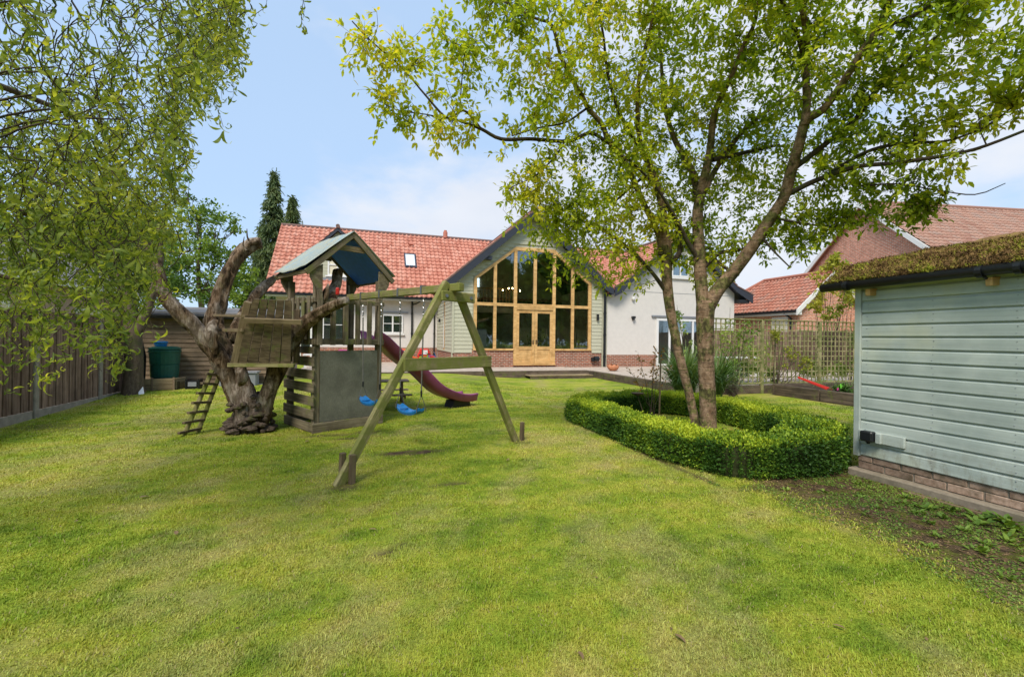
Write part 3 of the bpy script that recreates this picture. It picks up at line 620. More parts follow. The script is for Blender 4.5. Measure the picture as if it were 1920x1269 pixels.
# oak glazing
OW = .13; fy0, fy1 = HY-.03, HY+.12
gz_ = thing('oak_window_wall', None, None); 
bpy.data.objects.remove(gz_)
GW = MB().box(OX0-.03, 5.86, fy0-.03, fy1, .985, 1.06).box(7.82, OX1+.03, fy0-.03, fy1, .985, 1.06).build('oak_glazing', 'oak', H_)
for i, x in enumerate(POST):
    lo = 1.06 if i in (0, 1, 5, 6) else (2.9 if i == 3 else .38)
    hw = OW/2*(1.0 if i in (0, 6) else 1.0); xx = x+(.05 if i == 0 else -.05 if i == 6 else 0)
    MB().box(xx-hw, xx+hw, fy0, fy1, lo, otop(x)-(.02 if i else .03)).build('oak_post', 'oak', GW)
ge = .0025
for a, b in zip(POST[:-1], POST[1:]):
    a_ = a+OW/2+(.05 if a == POST[0] else 0); b_ = b-OW/2-(.05 if b == POST[-1] else 0)
    MB().box(a_, b_, fy0+ge, fy1-ge, 2.89, 3.02).build('oak_transom', 'oak', GW)
    za, zb = otop(a), otop(b)
    MB().prism([(a, fy0-.004, za-.13), (b, fy0-.004, zb-.13), (b, fy0-.004, zb+.02), (a, fy0-.004, za+.02)], (0, fy1-fy0+.008, 0)).build('oak_head', 'oak', GW)
    MB().prism([(a_, HY+.03, 3.02), (b_, HY+.03, 3.02), (b_, HY+.03, otop(b_)-.13), (a_, HY+.03, otop(a_)-.13)], (0, .012, 0)).build('pane', 'glass', GW)
    if not (POST[2] <= a < POST[4]): MB().box(a_, b_, HY+.03, HY+.042, 1.06, 2.89).build('pane', 'glass', GW)
# double oak doors
MB().box(5.995, 7.685, fy0-.02, fy1, 2.76, 2.889).build('door_head', 'oak', GW)
MB().box(5.86, 7.82, fy0-.05, fy1, .34, .40).build('door_threshold', 'oak', GW)
for s0, s1, hx in ((5.995, 6.835, 6.77), (6.845, 7.685, 6.91)):
    D = MB(); yy0, yy1 = HY-.015, HY+.05
    D.box(s0, s0+.12, yy0, yy1, .41, 2.755).box(s1-.12, s1, yy0, yy1, .41, 2.755).box(s0+.12, s1-.12, yy0+.002, yy1-.002, 2.62, 2.755).box(s0+.12, s1-.12, yy0+.002, yy1-.002, .41, .55).box(s0+.12, s1-.12, yy0+.002, yy1-.002, 1.02, 1.16)
    D = D.build('oak_door', 'oak', H_); MB().box(s0+.12, s1-.12, HY+.01, HY+.03, .55, 1.02).build('door_panel', 'oak', D); MB().box(s0+.12, s1-.12, HY+.012, HY+.024, 1.16, 2.62).build('pane', 'glass', D)
    MB().box(hx-.02, hx+.02, HY-.03, HY-.016, 1.25, 1.45).tube([(hx, HY-.06, 1.38), (hx+(-.1 if hx < 6.8 else .1), HY-.06, 1.38)], .01, 6).build('handle', 'black', D)
# room behind the glass
rm = MB().prism([(3.5, 22.6, .38), (9.95, 22.6, .38), (9.95, 22.6, 4.0), (6.72, 22.6, 6.6), (3.5, 22.6, 3.9)], (0, .1, 0)).box(9.9, 9.95, HY+.3, 22.6, .38, 3.9).build('room_wall', 'room', H_)
MB().box(3.5, 9.95, HY+.28, 22.6, .3, .38).build('room_floor', 'room_floor', H_)
MB().box(3.5, 6.6, 20.6, 22.6, 2.72, 2.95).build('mezzanine', 'room', H_)
ml = MB().box(3.5, 6.6, 20.58, 20.64, 3.85, 3.91).build('mezzanine_rail', 'oak', H_)
for q in np.arange(3.6, 6.6, .16): MB().box(q, q+.03, 20.595, 20.625, 2.95, 3.85).build('baluster', 'oak', ml)
MB().box(6.5, 6.62, 20.2, 20.32, .38, 5.6).build('room_post', 'oak', H_); MB().prism([(3.6, 21.0, 4.4), (3.6, 21.0, 4.2), (6.72, 21.0, 6.2), (6.72, 21.0, 6.45)], (0, .2, 0)).build('rafter', 'oak', H_)
MB().prism([(9.9, 21.0, 4.4), (9.9, 21.0, 4.2), (6.72, 21.0, 6.2), (6.72, 21.0, 6.45)], (0, .2, 0)).build('rafter', 'oak', H_)
s = N('daylight_glow'); e = s.n('ShaderNodeEmission'); e.inputs[0].default_value = (.75, .85, 1, 1); e.inputs[1].default_value = 1.6; MAT['glow_pane'] = s.out(e.outputs[0])  # back panes glow by emission in place of daylight from outside
wb = MB().box(4.5, 5.2, 22.55, 22.6, 3.2, 3.85).box(4.62, 5.3, 22.55, 22.6, 4.1, 4.6).build('back_window', 'glow_pane', H_)
s = N('lamp_bulb'); e = s.n('ShaderNodeEmission'); e.inputs[0].default_value = (1, .62, .28, 1); e.inputs[1].default_value = 22; MAT['bulb'] = s.out(e.outputs[0])
pn = thing('pendant_light', 'cluster of small warm pendant bulbs hanging inside the glazed gable', 'pendant light', (6.2, 19.9, 4.0))
MB().tube([(6.2, 19.9, 6.0), (6.2, 19.9, 3.85)], .012, 6).tube([(5.8, 19.9, 3.8), (6.6, 19.9, 3.8)], .012, 6).build('stem', 'black', pn)
for x, y, zz in ((5.8, 19.9, 3.7), (6.05, 19.8, 3.78), (6.3, 20.0, 3.82), (6.45, 19.9, 3.72), (6.62, 19.85, 3.7)):
    MB().lathe((x, y, zz), [(.010, 0), (.026, .02), (.032, .04), (.02, .065), (.008, .08)], 8).build('bulb', 'bulb', pn)
ch = thing('dining_chair', 'pale chair just inside the glass right of the oak doors', 'chair', (8.5, 19.3, .38))
for dx in (-.2, .2):
    for dy in (-.2, .2): MB().box(8.5+dx-.02, 8.5+dx+.02, 19.3+dy-.02, 19.3+dy+.02, .38, .85 if dy > 0 else 1.32).build('leg', 'white', ch)
MB().box(8.28, 8.72, 19.08, 19.52, .85, .9).build('seat', 'white', ch)
for q in (1.0, 1.14, 1.28): MB().box(8.3, 8.7, 19.08, 19.12, q, q+.07).build('back_slat', 'white', ch)
hp = thing('indoor_plant', 'leafy pot plant standing behind the right oak door', 'pot plant', (7.3, 19.6, .38))
MB().lathe((7.3, 19.6, .38), [(.12, 0), (.17, .32), (.18, .34)], 14).build('pot', 'terracotta', hp)
MB().tube([(7.3, 19.6, .6), (7.32, 19.6, 1.2)], .015, 6).build('stem', 'twig', hp)
p = np.array((7.3, 19.6, 1.45))+RNG.normal(size=(260, 3))*(.16, .16, .25)
tag(scatter('leaves', *LEAF_OVATE, p, rvec(260), rvec(260), .09+RNG.random(260)*.05, 'leaf_mid', hp), kind='stuff')

# --- white rendered gable to the right
QX0, QX1, QPX, QPZ = 10.43, 17.8, 14.5, 6.72; QY = HY+.05
gable_roof(QPX, QPZ, 10.35, 3.62, 18.35, 3.74, QY-.35, 26.3, H_, 9)
MB().prism([(QX0, QY, .2), (QX1, QY, .2), (QX1, QY, 3.95), (QPX, QY, QPZ-.2), (QX0, QY, 3.55)], (0, .3, 0)).build('gable_wall', 'render', H_)
MB().box(QX1-.3, QX1, QY+.3, 26, .2, 3.9).build('side_wall', 'render', H_)
MB().box(QX0, 13.1, QY-.03, QY, .2, .80).build('brick_plinth', 'brick_house', H_)
MB().box(QX0, 17.5, QY-.008, QY, 3.80, 3.815).build('render_bead', 'lead', H_)
def q_barge(sgn, xe, ze, xm, zm):
    MB().prism([(QPX, QY-.40, QPZ+.03), (xm, QY-.40, zm+.03), (xe, QY-.40, ze+.03), (xe, QY-.40, ze-.38), (xe-sgn*.42, QY-.40, ze-.16), (xm, QY-.40, zm-.24), (QPX, QY-.40, QPZ-.28)], (0, .05, 0)).build('bargeboard', 'fascia', H_)
    MB().prism([(QPX, QY-.42, QPZ+.09), (xm, QY-.42, zm+.09), (xe+.04*sgn, QY-.42, ze+.09), (xe+.04*sgn, QY-.42, ze+.03), (xm, QY-.42, zm+.03), (QPX, QY-.42, QPZ+.03)], (0, .04, 0)).build('verge_trim', 'ridge', H_)
q_barge(-1, 10.62, 3.86, 11.3, 4.25); q_barge(1, 18.62, 3.82, 17.6, 4.22)
MB().box(17.82, 18.45, QY-.33, QY+.2, 3.45, 3.62).build('soffit', 'black', H_)
window(H_, 13.95, 14.95, 4.62, 5.75, QY-.03, 2, bars=(.5,)); MB().box(13.9, 15.0, QY-.1, QY-.0, 4.52, 4.6).build('window_sill', 'white', H_)
fd = window(H_, 13.12, 15.95, .27, 2.55, QY-.04, 4, fr=.10, name='french_doors'); MB().box(12.85, 16.2, QY-.08, QY, 2.62, 2.70).build('lintel', 'lead', H_)
pipe(10.26, HY-.08, .27, 3.75, .06); MB().lathe((10.26, HY-.1, 3.72), [(.06, 0), (.13, .12), (.14, .28)], 4).build('hopper', 'black', H_)
MB().box(10.30, 10.5, HY-.2, HY-.02, 3.85, 4.0).build('gutter_end', 'black', H_)
MB().box(9.86, 9.94, HY-.12, HY-.02, 2.38, 2.66).build('wall_light', 'black', H_)
MB().tube([(9.72, HY-.10, .62), (9.95, HY-.10, .62)], .11, 10).box(9.6, 9.72, HY-.14, HY-.02, .5, .68).build('hose_tap_box', 'black', H_)
MB().box(11.74, 11.88, QY-.16, QY, 2.52, 2.62).box(11.78, 11.84, QY-.14, QY, 2.44, 2.52).build('wall_light', 'black', H_)
MB().lathe((11.8, QY-.07, 3.38), [(.05, 0), (.08, .05), (.08, .12), (.04, .15)], 10).build('alarm_sensor', 'white', H_)
# ================================================================== GARDEN SHED (right)
SX = 5.3
SH = thing('garden_shed', 'pale green weatherboarded garden shed with a thick mossy roof at the right edge', 'shed', (6.6, 1.8, 0))
MB().box(SX+.06, 8.4, -1.2, 3.66, .23, 2.17).build('wall', 'shed', SH)
for k in range(15):
    z0 = .235+k*.1335; m = MB()
    L = 4.9; me_pts = [(SX, z0), (SX-.004, z0+.008), (SX-.001, z0+.105), (SX+.014, z0+.122), (SX+.014, z0+.1315), (SX+.05, z0+.1315), (SX+.05, z0)]
    joint = [(-1.2, 1.62+.0), (1.622, 3.62)] if k == 11 else [(-1.2, 3.62)]
    for a, b in joint:
        c = (a+b)/2; o = MB().prism([(-(b-a)/2, x-SX, z-z0) for x, z in me_pts], (b-a, 0, 0)).build('shed_board', 'shed', None, world=False)
        o.parent = SH; R = Matrix.Rotation(-PI/2, 4, 'Z')
        o.matrix_local = Matrix.Translation(Vector((SX, c, z0))-SH.location) @ Matrix(((0, 1, 0, 0), (1, 0, 0, 0), (0, 0, 1, 0), (0, 0, 0, 1)))
nh = MB()
for k in range(14):
    for y in (3.56, 2.95, 2.35, 1.75, 1.15):
        for dz in (.03, .09): nh.tube([(SX-.006, y+random.uniform(-.012, .012), .235+k*.1335+dz), (SX+.002, y, .235+k*.1335+dz)], .0035, 6)
tag(nh.build('nail_heads', 'lead', SH), kind='stuff')
board('corner_trim', (SX+.0, 3.655, .22), (SX+.0, 3.655, 2.22), .065, .05, 'shed', SH, side=(0, 1, 0))
for yy in (3.50, 2.49, 1.5): board('rafter_end', (SX-.10, yy, 2.055), (SX+.05, yy, 2.065), .075, .05, 'oak', SH)
gt = MB().tube([(SX-.14, 3.99, 2.145), (SX-.14, -1.2, 2.165)], .048, 12).build('gutter', 'black', SH, smooth=True)
for yy in (3.72, 2.55, 2.30, 1.2): MB().tube([(SX-.14, yy, 2.146), (SX-.14, yy-.045, 2.146)], .056, 12).build('gutter_bracket', 'black', gt)
MB().tube([(SX-.135, 2.52, 2.11), (SX-.08, 2.5, 2.075), (SX-.03, 2.49, 2.065)], .014, 6).build('gutter_bracket', 'black', gt)
MB().prism([(SX-.12, -1.3, 2.16), (SX-.12, 3.95, 2.16), (8.6, 3.95, 2.95), (8.6, -1.3, 2.95)], (0, 0, .04)).build('roof', 'felt', SH)
# moss: a lumpy mat with thousands of tufts
n1, n2 = 120, 70
yy = np.linspace(3.97, -1.2, n1); tt = np.linspace(0, 1, n2)
Yg, Tg = np.meshgrid(yy, tt, indexing='ij'); slope = .79/3.72
th = (.07+.13*fbm(Yg*2.3+3, Tg*9, 31, 5)+.07*fbm(Yg*9, Tg*30, 33, 3))*sm(-.01, .022, Tg)*sm(3.99, 3.86, Yg)
Xg = SX-.13+Tg*3.4; Zg = 2.17+(Xg-SX+.12)*slope+th
V = np.stack([Xg, Yg, Zg], -1).reshape(-1, 3); i = np.arange((n1-1)*(n2-1)); r = i//(n2-1); c = i % (n2-1); a = r*n2+c
tag(np_mesh('moss_mat', V, np.stack([a, a+1, a+n2+1, a+n2], -1), 'moss', SH, np.full(len(V), .45), 4, smooth=True), kind='stuff')
nm = 60000; u = RNG.random(nm)*(n1-1); w = (RNG.random(nm)**3.0)*(n2-1)*.55
Vg = V.reshape(n1, n2, 3); wi = w.astype(int); wf = (w-wi)[:, None]; P = Vg[u.astype(int), wi]*(1-wf)+Vg[u.astype(int), np.minimum(wi+1, n2-1)]*wf+RNG.normal(size=(nm, 3))*(.012, .03, .006)
X = rvec(nm)+np.array((-.5, 0, .9)); tuftn = fbm(P[:, 1]*8, P[:, 0]*8, 41, 3)
tag(scatter('moss_tufts', [(0, -.2, 0), (0, .2, 0), (1, 0, 0)], [(0, 1, 2)], P, X, rvec(nm), .014+.024*RNG.random(nm), 'moss', SH, np.clip(tuftn+RNG.normal(size=nm)*.22, 0, 1)), kind='stuff')
# plinth bricks, one by one
k = 0
for row, (z0, z1, off) in enumerate(((.085, .158, 0), (.166, .232, .115))):
    y = 3.66+off
    while y > -.6:
        a = min(y, 3.66); b = y-.272
        MB().box(SX+.008+random.random()*.008, SX+.12, b+.007, a-.004, z0, z1).build('plinth_brick', 'plinth', SH, bevel=.005); y -= .276
MB().box(SX+.022, SX+.3, -1.2, 3.65, -.05, .232).build('mortar', 'footing', SH)
MB().box(SX-.075, SX+.2, -1.2, 3.72, -.1, .078).build('footing', 'footing', SH, bevel=.015)
so = thing('outdoor_socket', 'black weatherproof socket box on a short green board low on the shed wall', 'socket', (SX, 3.45, .46))
board('mounting_board', (SX-.02, 3.62, .465), (SX-.02, 3.17, .465), .115, .03, 'shed', so)
MB().box(SX-.12, SX-.035, 3.43, 3.56, .42, .53).build('socket_cover', 'black', so, bevel=.014); MB().box(SX-.075, SX-.035, 3.37, 3.425, .41, .52).build('junction', 'shed', so, bevel=.006)
MB().tube([(SX-.07, 3.5, .42), (SX-.06, 3.5, .395)], .018, 8).build('plug', 'black', so)
edg = tag(board('timber_offcut', (SX-.14, 3.1, .0), (SX-.17, 2.2, .005), .03, .04, 'wood_seat'), 'thin brown strip of wood lying along the shed footing', 'wood offcut')

# ================================================================== LEFT FENCE
FX = -5.55
LF = thing('closeboard_fence', 'dark brown closeboard fence with concrete posts along the left of the lawn', 'fence', (FX, 11.2, 0))
posts = [4.3, 6.15, 8.0, 9.8, 11.72, 13.0]
for i, py in enumerate(posts):
    MB().box(FX-.06, FX+.055, py-.055, py+.055, -.1, 1.92).build('concrete_post', 'concrete', LF, bevel=.01)
kb = 0
for a, b in zip(posts[:-1], posts[1:]):
    MB().box(FX-.03, FX+.03, a+.06, b-.06, -.05, .16).build('gravel_board', 'concrete', LF, bevel=.006)
    dark = a > 9
    y = a+.06; j = 0
    while y < b-.06 and a > 5:
        w = .094; ye = min(y+w, b-.06); mm = 'wood_fence'
        o = board('fence_board', (FX+.012+.012*(j % 2), (y+ye)/2, .165), (FX+.012+.012*(j % 2), (y+ye)/2, 1.84+random.random()*.01), ye-y-.003, .014, mm, LF, side=(0, 1, 0), bevel=0)
        y += w; j += 1
    board('capping_rail', (FX+.01, a+.06, 1.865), (FX+.01, b-.06, 1.865), .07, .03, 'wood_fence', LF, side=(1, 0, 0))
    for zz in (.5, 1.1, 1.65): board('arris_rail', (FX-.04, a+.06, zz), (FX-.04, b-.06, zz), .07, .06, 'wood_fence', LF, bevel=0)

# ================================================================== OLD LAPPED SHED (back left)
OS = thing('lapped_shed', 'old brown lapboard shed with a low grey felt roof behind the dead tree', 'shed', (-3.9, 14.8, .1))
MB().box(-5.75, -2.75, 13.75, 16.5, 0, 1.95).build('wall', 'wood_oldshed', OS)
for k in range(16):
    z0 = .1+k*.118
    o = MB().prism([(-1.49, -.022, 0), (-1.49, .0, .13), (-1.49, .03, .13), (-1.49, .03, 0)], (2.98, 0, 0)).build('lap_board', 'wood_oldshed', None, world=False)
    o.parent = OS; o.location = Vector((-4.25, 13.72, z0))-OS.location
    o = MB().prism([(-1.35, -.022, 0), (-1.35, .0, .13), (-1.35, .03, .13), (-1.35, .03, 0)], (2.70, 0, 0)).build('lap_board', 'wood_oldshed', None, world=False)
    o.parent = OS; o.matrix_local = Matrix.Translation(Vector((-2.72, 15.12, z0))-OS.location) @ Matrix.Rotation(PI/2, 4, 'Z')
MB().prism([(-5.95, 13.5, 2.02), (-2.45, 13.5, 2.02), (-2.45, 16.7, 2.32), (-5.95, 16.7, 2.32)], (0, 0, .06)).build('felt_roof', 'felt', OS)
board('eaves_board', (-5.95, 13.47, 1.97), (-2.45, 13.47, 1.97), .12, .03, 'fascia', OS)
MB().tube([(-5.9, 13.42, 1.98), (-2.5, 13.42, 1.96)], .04, 8).build('gutter', 'black', OS)

def lathe_thing(name, label, cat, c, prof, m, n=24, part=None):
    t = thing(name, label, cat, c); MB().lathe(c, prof, n).build(part or 'body', m, t, smooth=False); return t
wb = lathe_thing('water_butt', 'dark green plastic water butt standing against the old brown shed', 'water butt', (-4.95, 13.3, .12), [(.25, 0), (.28, .3), (.285, .31), (.29, .32), (.30, .62), (.29, .63), (.305, .64), (.325, .93), (.34, .94), (.34, .98), (.30, 1.0)], 'green_plastic', 26, 'barrel')
MB().lathe((-4.95, 13.3, 1.12), [(.34, 0), (.34, .03), (.25, .07), (.1, .08)], 24).build('lid', 'green_plastic', wb)
wc = thing('blue_bucket', 'small blue plastic tub resting on the lid of the green water butt', 'tub', (-5.02, 13.25, 1.2))
MB().lathe((-5.02, 13.25, 1.2), [(.12, 0), (.15, .1), (.16, .10), (.13, .12)], 16).build('tub', 'blue', wc); MB().tube([(-5.17, 13.25, 1.3), (-5.02, 13.25, 1.36), (-4.87, 13.25, 1.3)], .008, 5).build('handle', 'steel', wc)
bb = thing('black_downpipe_sack', 'tall narrow black sack standing left of the green water butt', 'sack', (-5.42, 13.1, .1))
MB().tube([(-5.42, 13.1, .1), (-5.42, 13.1, .5), (-5.40, 13.12, .95), (-5.42, 13.12, 1.3), (-5.41, 13.12, 1.38)], [.13, .14, .12, .09, .03], 10, wob=.12).build('sack', 'black', bb)
# planter boxes
pb = thing('planter_box', 'low weathered wooden planter box in front of the green water butt', 'planter', (-4.85, 12.75, .05))
z0 = gz(-4.9, 12.7)
for zz in (.08, .22):
    board('planter_board', (-5.4, 12.62, z0+zz), (-4.55, 12.80, z0+zz), .135, .03, 'wood_pale', pb); board('planter_board', (-4.55, 12.82, z0+zz), (-4.45, 13.15, z0+zz), .135, .03, 'wood_pale', pb)
for q in (.02, .5, .98): board('batten', (-5.4+.85*q, 12.60+.18*q, z0), (-5.4+.85*q, 12.60+.18*q, z0+.31), .045, .02, 'wood_oldshed', pb, side=(1, 0, 0))
MB().box(-5.35, -4.5, 12.85, 13.1, z0, z0+.2).build('soil', 'soil', pb)
cr = thing('plastic_crate', 'small black plastic crate on the grass beside the planter box', 'crate', (-4.2, 13.0, .1)); z0 = gz(-4.2, 13)
for a in range(4): MB().box(-4.36, -4.06, 12.86, 13.1, z0+.0+.055*a, z0+.03+.055*a).build('slat', 'black', cr)
for x in (-4.36, -4.09): MB().box(x, x+.03, 12.85, 13.11, z0, z0+.24).build('corner', 'black', cr)
MB().box(-4.3, -4.12, 12.845, 12.855, z0+.06, z0+.17).build('label_panel', 'lead', cr)
tag(board('white_board', (-4.98, 12.2, gz(-5, 12.2)), (-5.13, 12.45, .42), .10, .02, 'white', None, side=(1, .3, 0)), 'short white board leaning against the base of the fence-side trunk', 'board')
gb = thing('grey_storage_box', 'low blue-grey storage box standing by the old shed behind the ladder', 'storage box', (-3.3, 13.45, .2))
MB().box(-3.75, -2.9, 13.25, 13.6, .12, .5).build('box', 'lead', gb, bevel=.02); MB().box(-3.78, -2.87, 13.22, 13.63, .5, .54).build('lid', 'lead', gb)

# ================================================================== TRELLIS (right) AND BED
TY = 10.1; TR = thing('trellis_fence', 'square lattice trellis fence of greenish timber beside the patio', 'trellis', (11.5, TY, 0))
tposts = [8.95, 10.76, 12.99, 15.2]
for x in tposts: board('post', (x, TY, -.1), (x, TY, 2.12), .085, .085, 'wood_trellis', TR, side=(1, 0, 0))
for a, b in zip(tposts[:-1], tposts[1:]):
    board('capping_rail', (a-.03, TY, 2.125), (b+.03, TY, 2.125), .08, .035, 'wood_trellis', TR, side=(0, 1, 0))
    board('bottom_rail', (a+.045, TY, .30), (b-.045, TY, .30), .05, .04, 'wood_trellis', TR); board('gravel_board', (a+.045, TY, .12), (b-.045, TY, .12), .24, .03, 'wood_sleeper', TR)
    nvs = round((b-a)/.163)
    for i in range(1, nvs): x = a+(b-a)*i/nvs; board('lath', (x, TY-.012, .30), (x, TY-.012, 2.11), .03, .018, 'wood_trellis', TR, side=(1, 0, 0), bevel=0)
    for i in range(11): zz = .47+i*.152; board('lath', (a+.045, TY+.010, zz), (b-.045, TY+.010, zz), .03, .018, 'wood_trellis', TR, bevel=0)
# raised bed of sleepers in front of the trellis
RB = thing('raised_bed', 'raised bed edged with brown timber sleepers at the foot of the trellis', 'raised bed', (11.2, 9.0, 0))
board('sleeper', (10.86, 9.72, .15), (10.86, 8.42, .15), .30, .09, 'wood_sleeper', RB, bevel=.01); board('sleeper', (10.86, 8.38, .15), (10.86, 6.9, .15), .30, .09, 'wood_sleeper', RB, bevel=.01)
board('end_board', (10.82, 9.76, .15), (14.5, 9.80, .15), .32, .06, 'wood_sleeper', RB); board('bed_post', (10.92, 8.4, 0), (10.92, 8.4, .32), .09, .08, 'wood_sleeper', RB)
MB().box(10.91, 15, 6.6, 9.75, 0, .24).build('soil', 'soil', RB)
bt = thing('toy_watering_rake', 'red and lime green plastic garden toys lying on the raised bed', 'toy', (11.3, 8.6, .26))
board('handle', (11.0, 9.15, .55), (11.35, 8.6, .28), .05, .03, 'red_plastic', bt); board('handle', (11.15, 9.1, .5), (11.45, 8.55, .28), .04, .03, 'red_plastic', bt)
for k in range(7): a = k*.33; MB().tube([(11.5, 8.5, .27), (11.5+.22*math.cos(a), 8.5-.25*math.sin(a)*.6, .33+.05*(k % 3)), (11.5+.38*math.cos(a), 8.5-.3*math.sin(a)*.6, .28)], .018, 5).build('prong', 'lime_plastic' if k % 3 else 'pink_plastic', bt)

# ================================================================== FURTHER FENCE AND NEIGHBOURS (right)
BF = thing('back_fence', 'brown boarded fence across the far side of the patio behind the trellis', 'fence', (17, 17, 0))
for a in np.arange(0, 7.2, .15): board('fence_board', (19.3, 10.2+a, .05), (19.3, 10.2+a, 2.0), .14, .02, 'wood_fence', BF, side=(0, 1, 0), bevel=0)
for a in np.arange(0, 8, 1.8): board('post', (19.26, 10.2+a, 0), (19.26, 10.2+a, 2.05), .1, .1, 'wood_pale', BF, side=(0, 1, 0))
for zz in (.5, 1.7): board('rail', (19.27, 10.2, zz), (19.27, 17.4, zz), .08, .03, 'wood_pale', BF, bevel=0)
bf2 = thing('side_fence', 'brown boarded fence running beyond the right half of the trellis', 'fence', (16, 15.2, 0))
for a in np.arange(13.2, 19.2, .15): board('fence_board', (a, 15.2, .0), (a, 15.2, 1.95), .135, .02, 'wood_fence', bf2, side=(1, 0, 0), bevel=0)
for a in np.arange(13.2, 19.3, 1.8): board('post', (a, 15.16, 0), (a, 15.16, 2.0), .1, .1, 'wood_pale', bf2, side=(1, 0, 0))
# garden table and chairs on the patio, seen through the lattice
tb = thing('patio_table', 'white garden table on the patio glimpsed through the trellis', 'table', (12.2, 12.6, .24))
MB().box(11.5, 12.9, 12.2, 13.0, .92, .96).build('tabletop', 'white', tb)
for x in (11.56, 12.8):
    for y in (12.25, 12.92): MB().box(x, x+.05, y, y+.05, .24, .92).build('leg', 'white', tb)
# low garage with hipped pantile roof
GA = thing('neighbour_garage', 'low red brick garage with an orange pantile roof beyond the trellis', 'garage', (22.5, 19, 0))
GX, GYa, GYb = 20.0, 16.95, 23.5; GE, GRZ, GRX = 3.12, 5.15, 22.5
MB().box(GX+.3, 25, GYa, GYb, 0, 3.0).prism([(GX+.3, GYa, 3.0), (25, GYa, 3.0), (GRX, GYa, 4.95)], (0, .25, 0)).build('wall', 'brick_far', GA)
tiles('roof_tiles', (GX, GYa-.25, GE-.05), (0, 1, 0), (GRX-GX, 0, GRZ-GE), 6.8, math.hypot(2.5, 2.03), .24, .30, 'tile_orange', GA, 21, clip=lambda p: p[1] < 23.4-(p[0]-GX)*.95)
roof_slab('roof_deck', [(GX, GYa-.2, GE-.08), (GX, 23.4, GE-.08), (GRX, 21.0, GRZ-.08), (GRX, GYa-.2, GRZ-.08)], 'fascia', GA, .08)
roof_slab('roof_deck', [(25, GYa-.2, GE-.08), (25, 23.4, GE-.08), (GRX, 21.0, GRZ-.08), (GRX, GYa-.2, GRZ-.08)], 'tile_orange', GA, .08)
roof_slab('hip', [(GX, 23.4, GE-.08), (25, 23.4, GE-.08), (GRX, 21.0, GRZ-.08)], 'tile_orange', GA, .05)
MB().tube([(GRX, GYa-.2, GRZ), (GRX, 21.0, GRZ)], .11, 8).tube([(GRX, 21, GRZ), (GX, 23.4, GE)], .11, 8).build('ridge_tiles', 'tile_orange', GA)
MB().box(GX-.02, GX+.32, GYa-.22, 23.4, GE-.26, GE-.08).build('eaves_board', 'white', GA); MB().box(GX-.1, GX-.0, GYa-.2, 23.4, GE-.16, GE-.04).build('gutter', 'black', GA)
MB().prism([(GX-.05, GYa-.28, GE-.30), (GX-.05, GYa-.28, GE-.02), (GRX, GYa-.28, GRZ+.02), (GRX, GYa-.28, GRZ-.24)], (0, .06, 0)).prism([(25.05, GYa-.28, GE-.30), (25.05, GYa-.28, GE-.02), (GRX, GYa-.28, GRZ+.02), (GRX, GYa-.28, GRZ-.24)], (0, .06, 0)).build('bargeboard', 'white', GA)
MB().tube([(GX+.0, GYa+.5, 2.95), (GX+.2, GYa+.3, 2.7), (GX+.22, GYa+.2, 0)], .05, 6).build('downpipe', 'black', GA)
gw = MB().box(GX+.24, GX+.3, 17.45, 18.4, 1.7, 2.78).build('window', 'white', GA)
for y in (17.52, 17.98): MB().box(GX+.225, GX+.238, y, y+.36, 1.8, 2.68).build('pane', 'room', gw)
# tall neighbour house, turned a little
HB = thing('neighbour_house', 'tall red brick house with brown pantile roof beyond the mossy shed', 'house', (0, 0, 0))
cxy = WP(1757, 634, 20.2); ang = -math.radians(10.5)
HB.location = (cxy[0], cxy[1], 0)
def hb(o): o.parent = HB; return o
M_ = lambda: MB()
LH, DH, EH, RH = 14., 7.6, 5.75, 9.05
hb(M_().box(0, LH, 0, .3, 0, EH-.1).build('front_wall', 'brick_far', None, world=False))
hb(M_().prism([(-.0, 0, 0), (-.0, DH, 0), (-.0, DH, EH-.1), (-.0, DH/2, RH-.25), (-.0, 0, EH-.1)], (.3, 0, 0)).build('gable_wall', 'brick_far', None, world=False))
hb(M_().box(0, LH, DH-.3, DH, 0, EH-.1).build('back_wall', 'brick_far', None, world=False))
ot = tiles('roof_tiles', (-.25, -.35, EH-.28), (1, 0, 0), (0, DH/2+.35, RH-EH+.28), 14.5, math.hypot(DH/2+.35, RH-EH+.28), .26, .32, 'tile_brown', None, 31); hb(ot)
hb(roof_slab('roof_deck', [(-.2, -.3, EH-.34), (LH+.2, -.3, EH-.34), (LH+.2, DH/2, RH-.06), (-.2, DH/2, RH-.06)], 'fascia', None)); hb(roof_slab('roof_deck', [(-.2, DH+.3, EH-.34), (LH+.2, DH+.3, EH-.34), (LH+.2, DH/2, RH-.06), (-.2, DH/2, RH-.06)], 'tile_brown', None))
hb(M_().tube([(-.25, DH/2, RH+.02), (LH+.2, DH/2, RH+.02)], .12, 8).build('ridge_tiles', 'tile_brown', None, world=False))
hb(M_().prism([(-.30, -.40, EH-.62), (-.30, -.40, EH-.34), (-.30, DH/2, RH-.02), (-.30, DH/2, RH-.28)], (.07, 0, 0)).prism([(-.30, DH+.40, EH-.62), (-.30, DH+.40, EH-.34), (-.30, DH/2, RH-.02), (-.30, DH/2, RH-.28)], (.07, 0, 0)).build('bargeboard', 'white', None, world=False))
hb(M_().box(-.25, LH, -.34, -.02, EH-.56, EH-.38).build('eaves_board', 'white', None, world=False)); hb(M_().box(-.3, LH, -.46, -.34, EH-.44, EH-.30).build('gutter', 'black', None, world=False))
hb(M_().tube([(.35, -.40, EH-.42), (.3, -.1, EH-.75), (.3, -.07, 0)], .05, 8).build('downpipe', 'black', None, world=False))
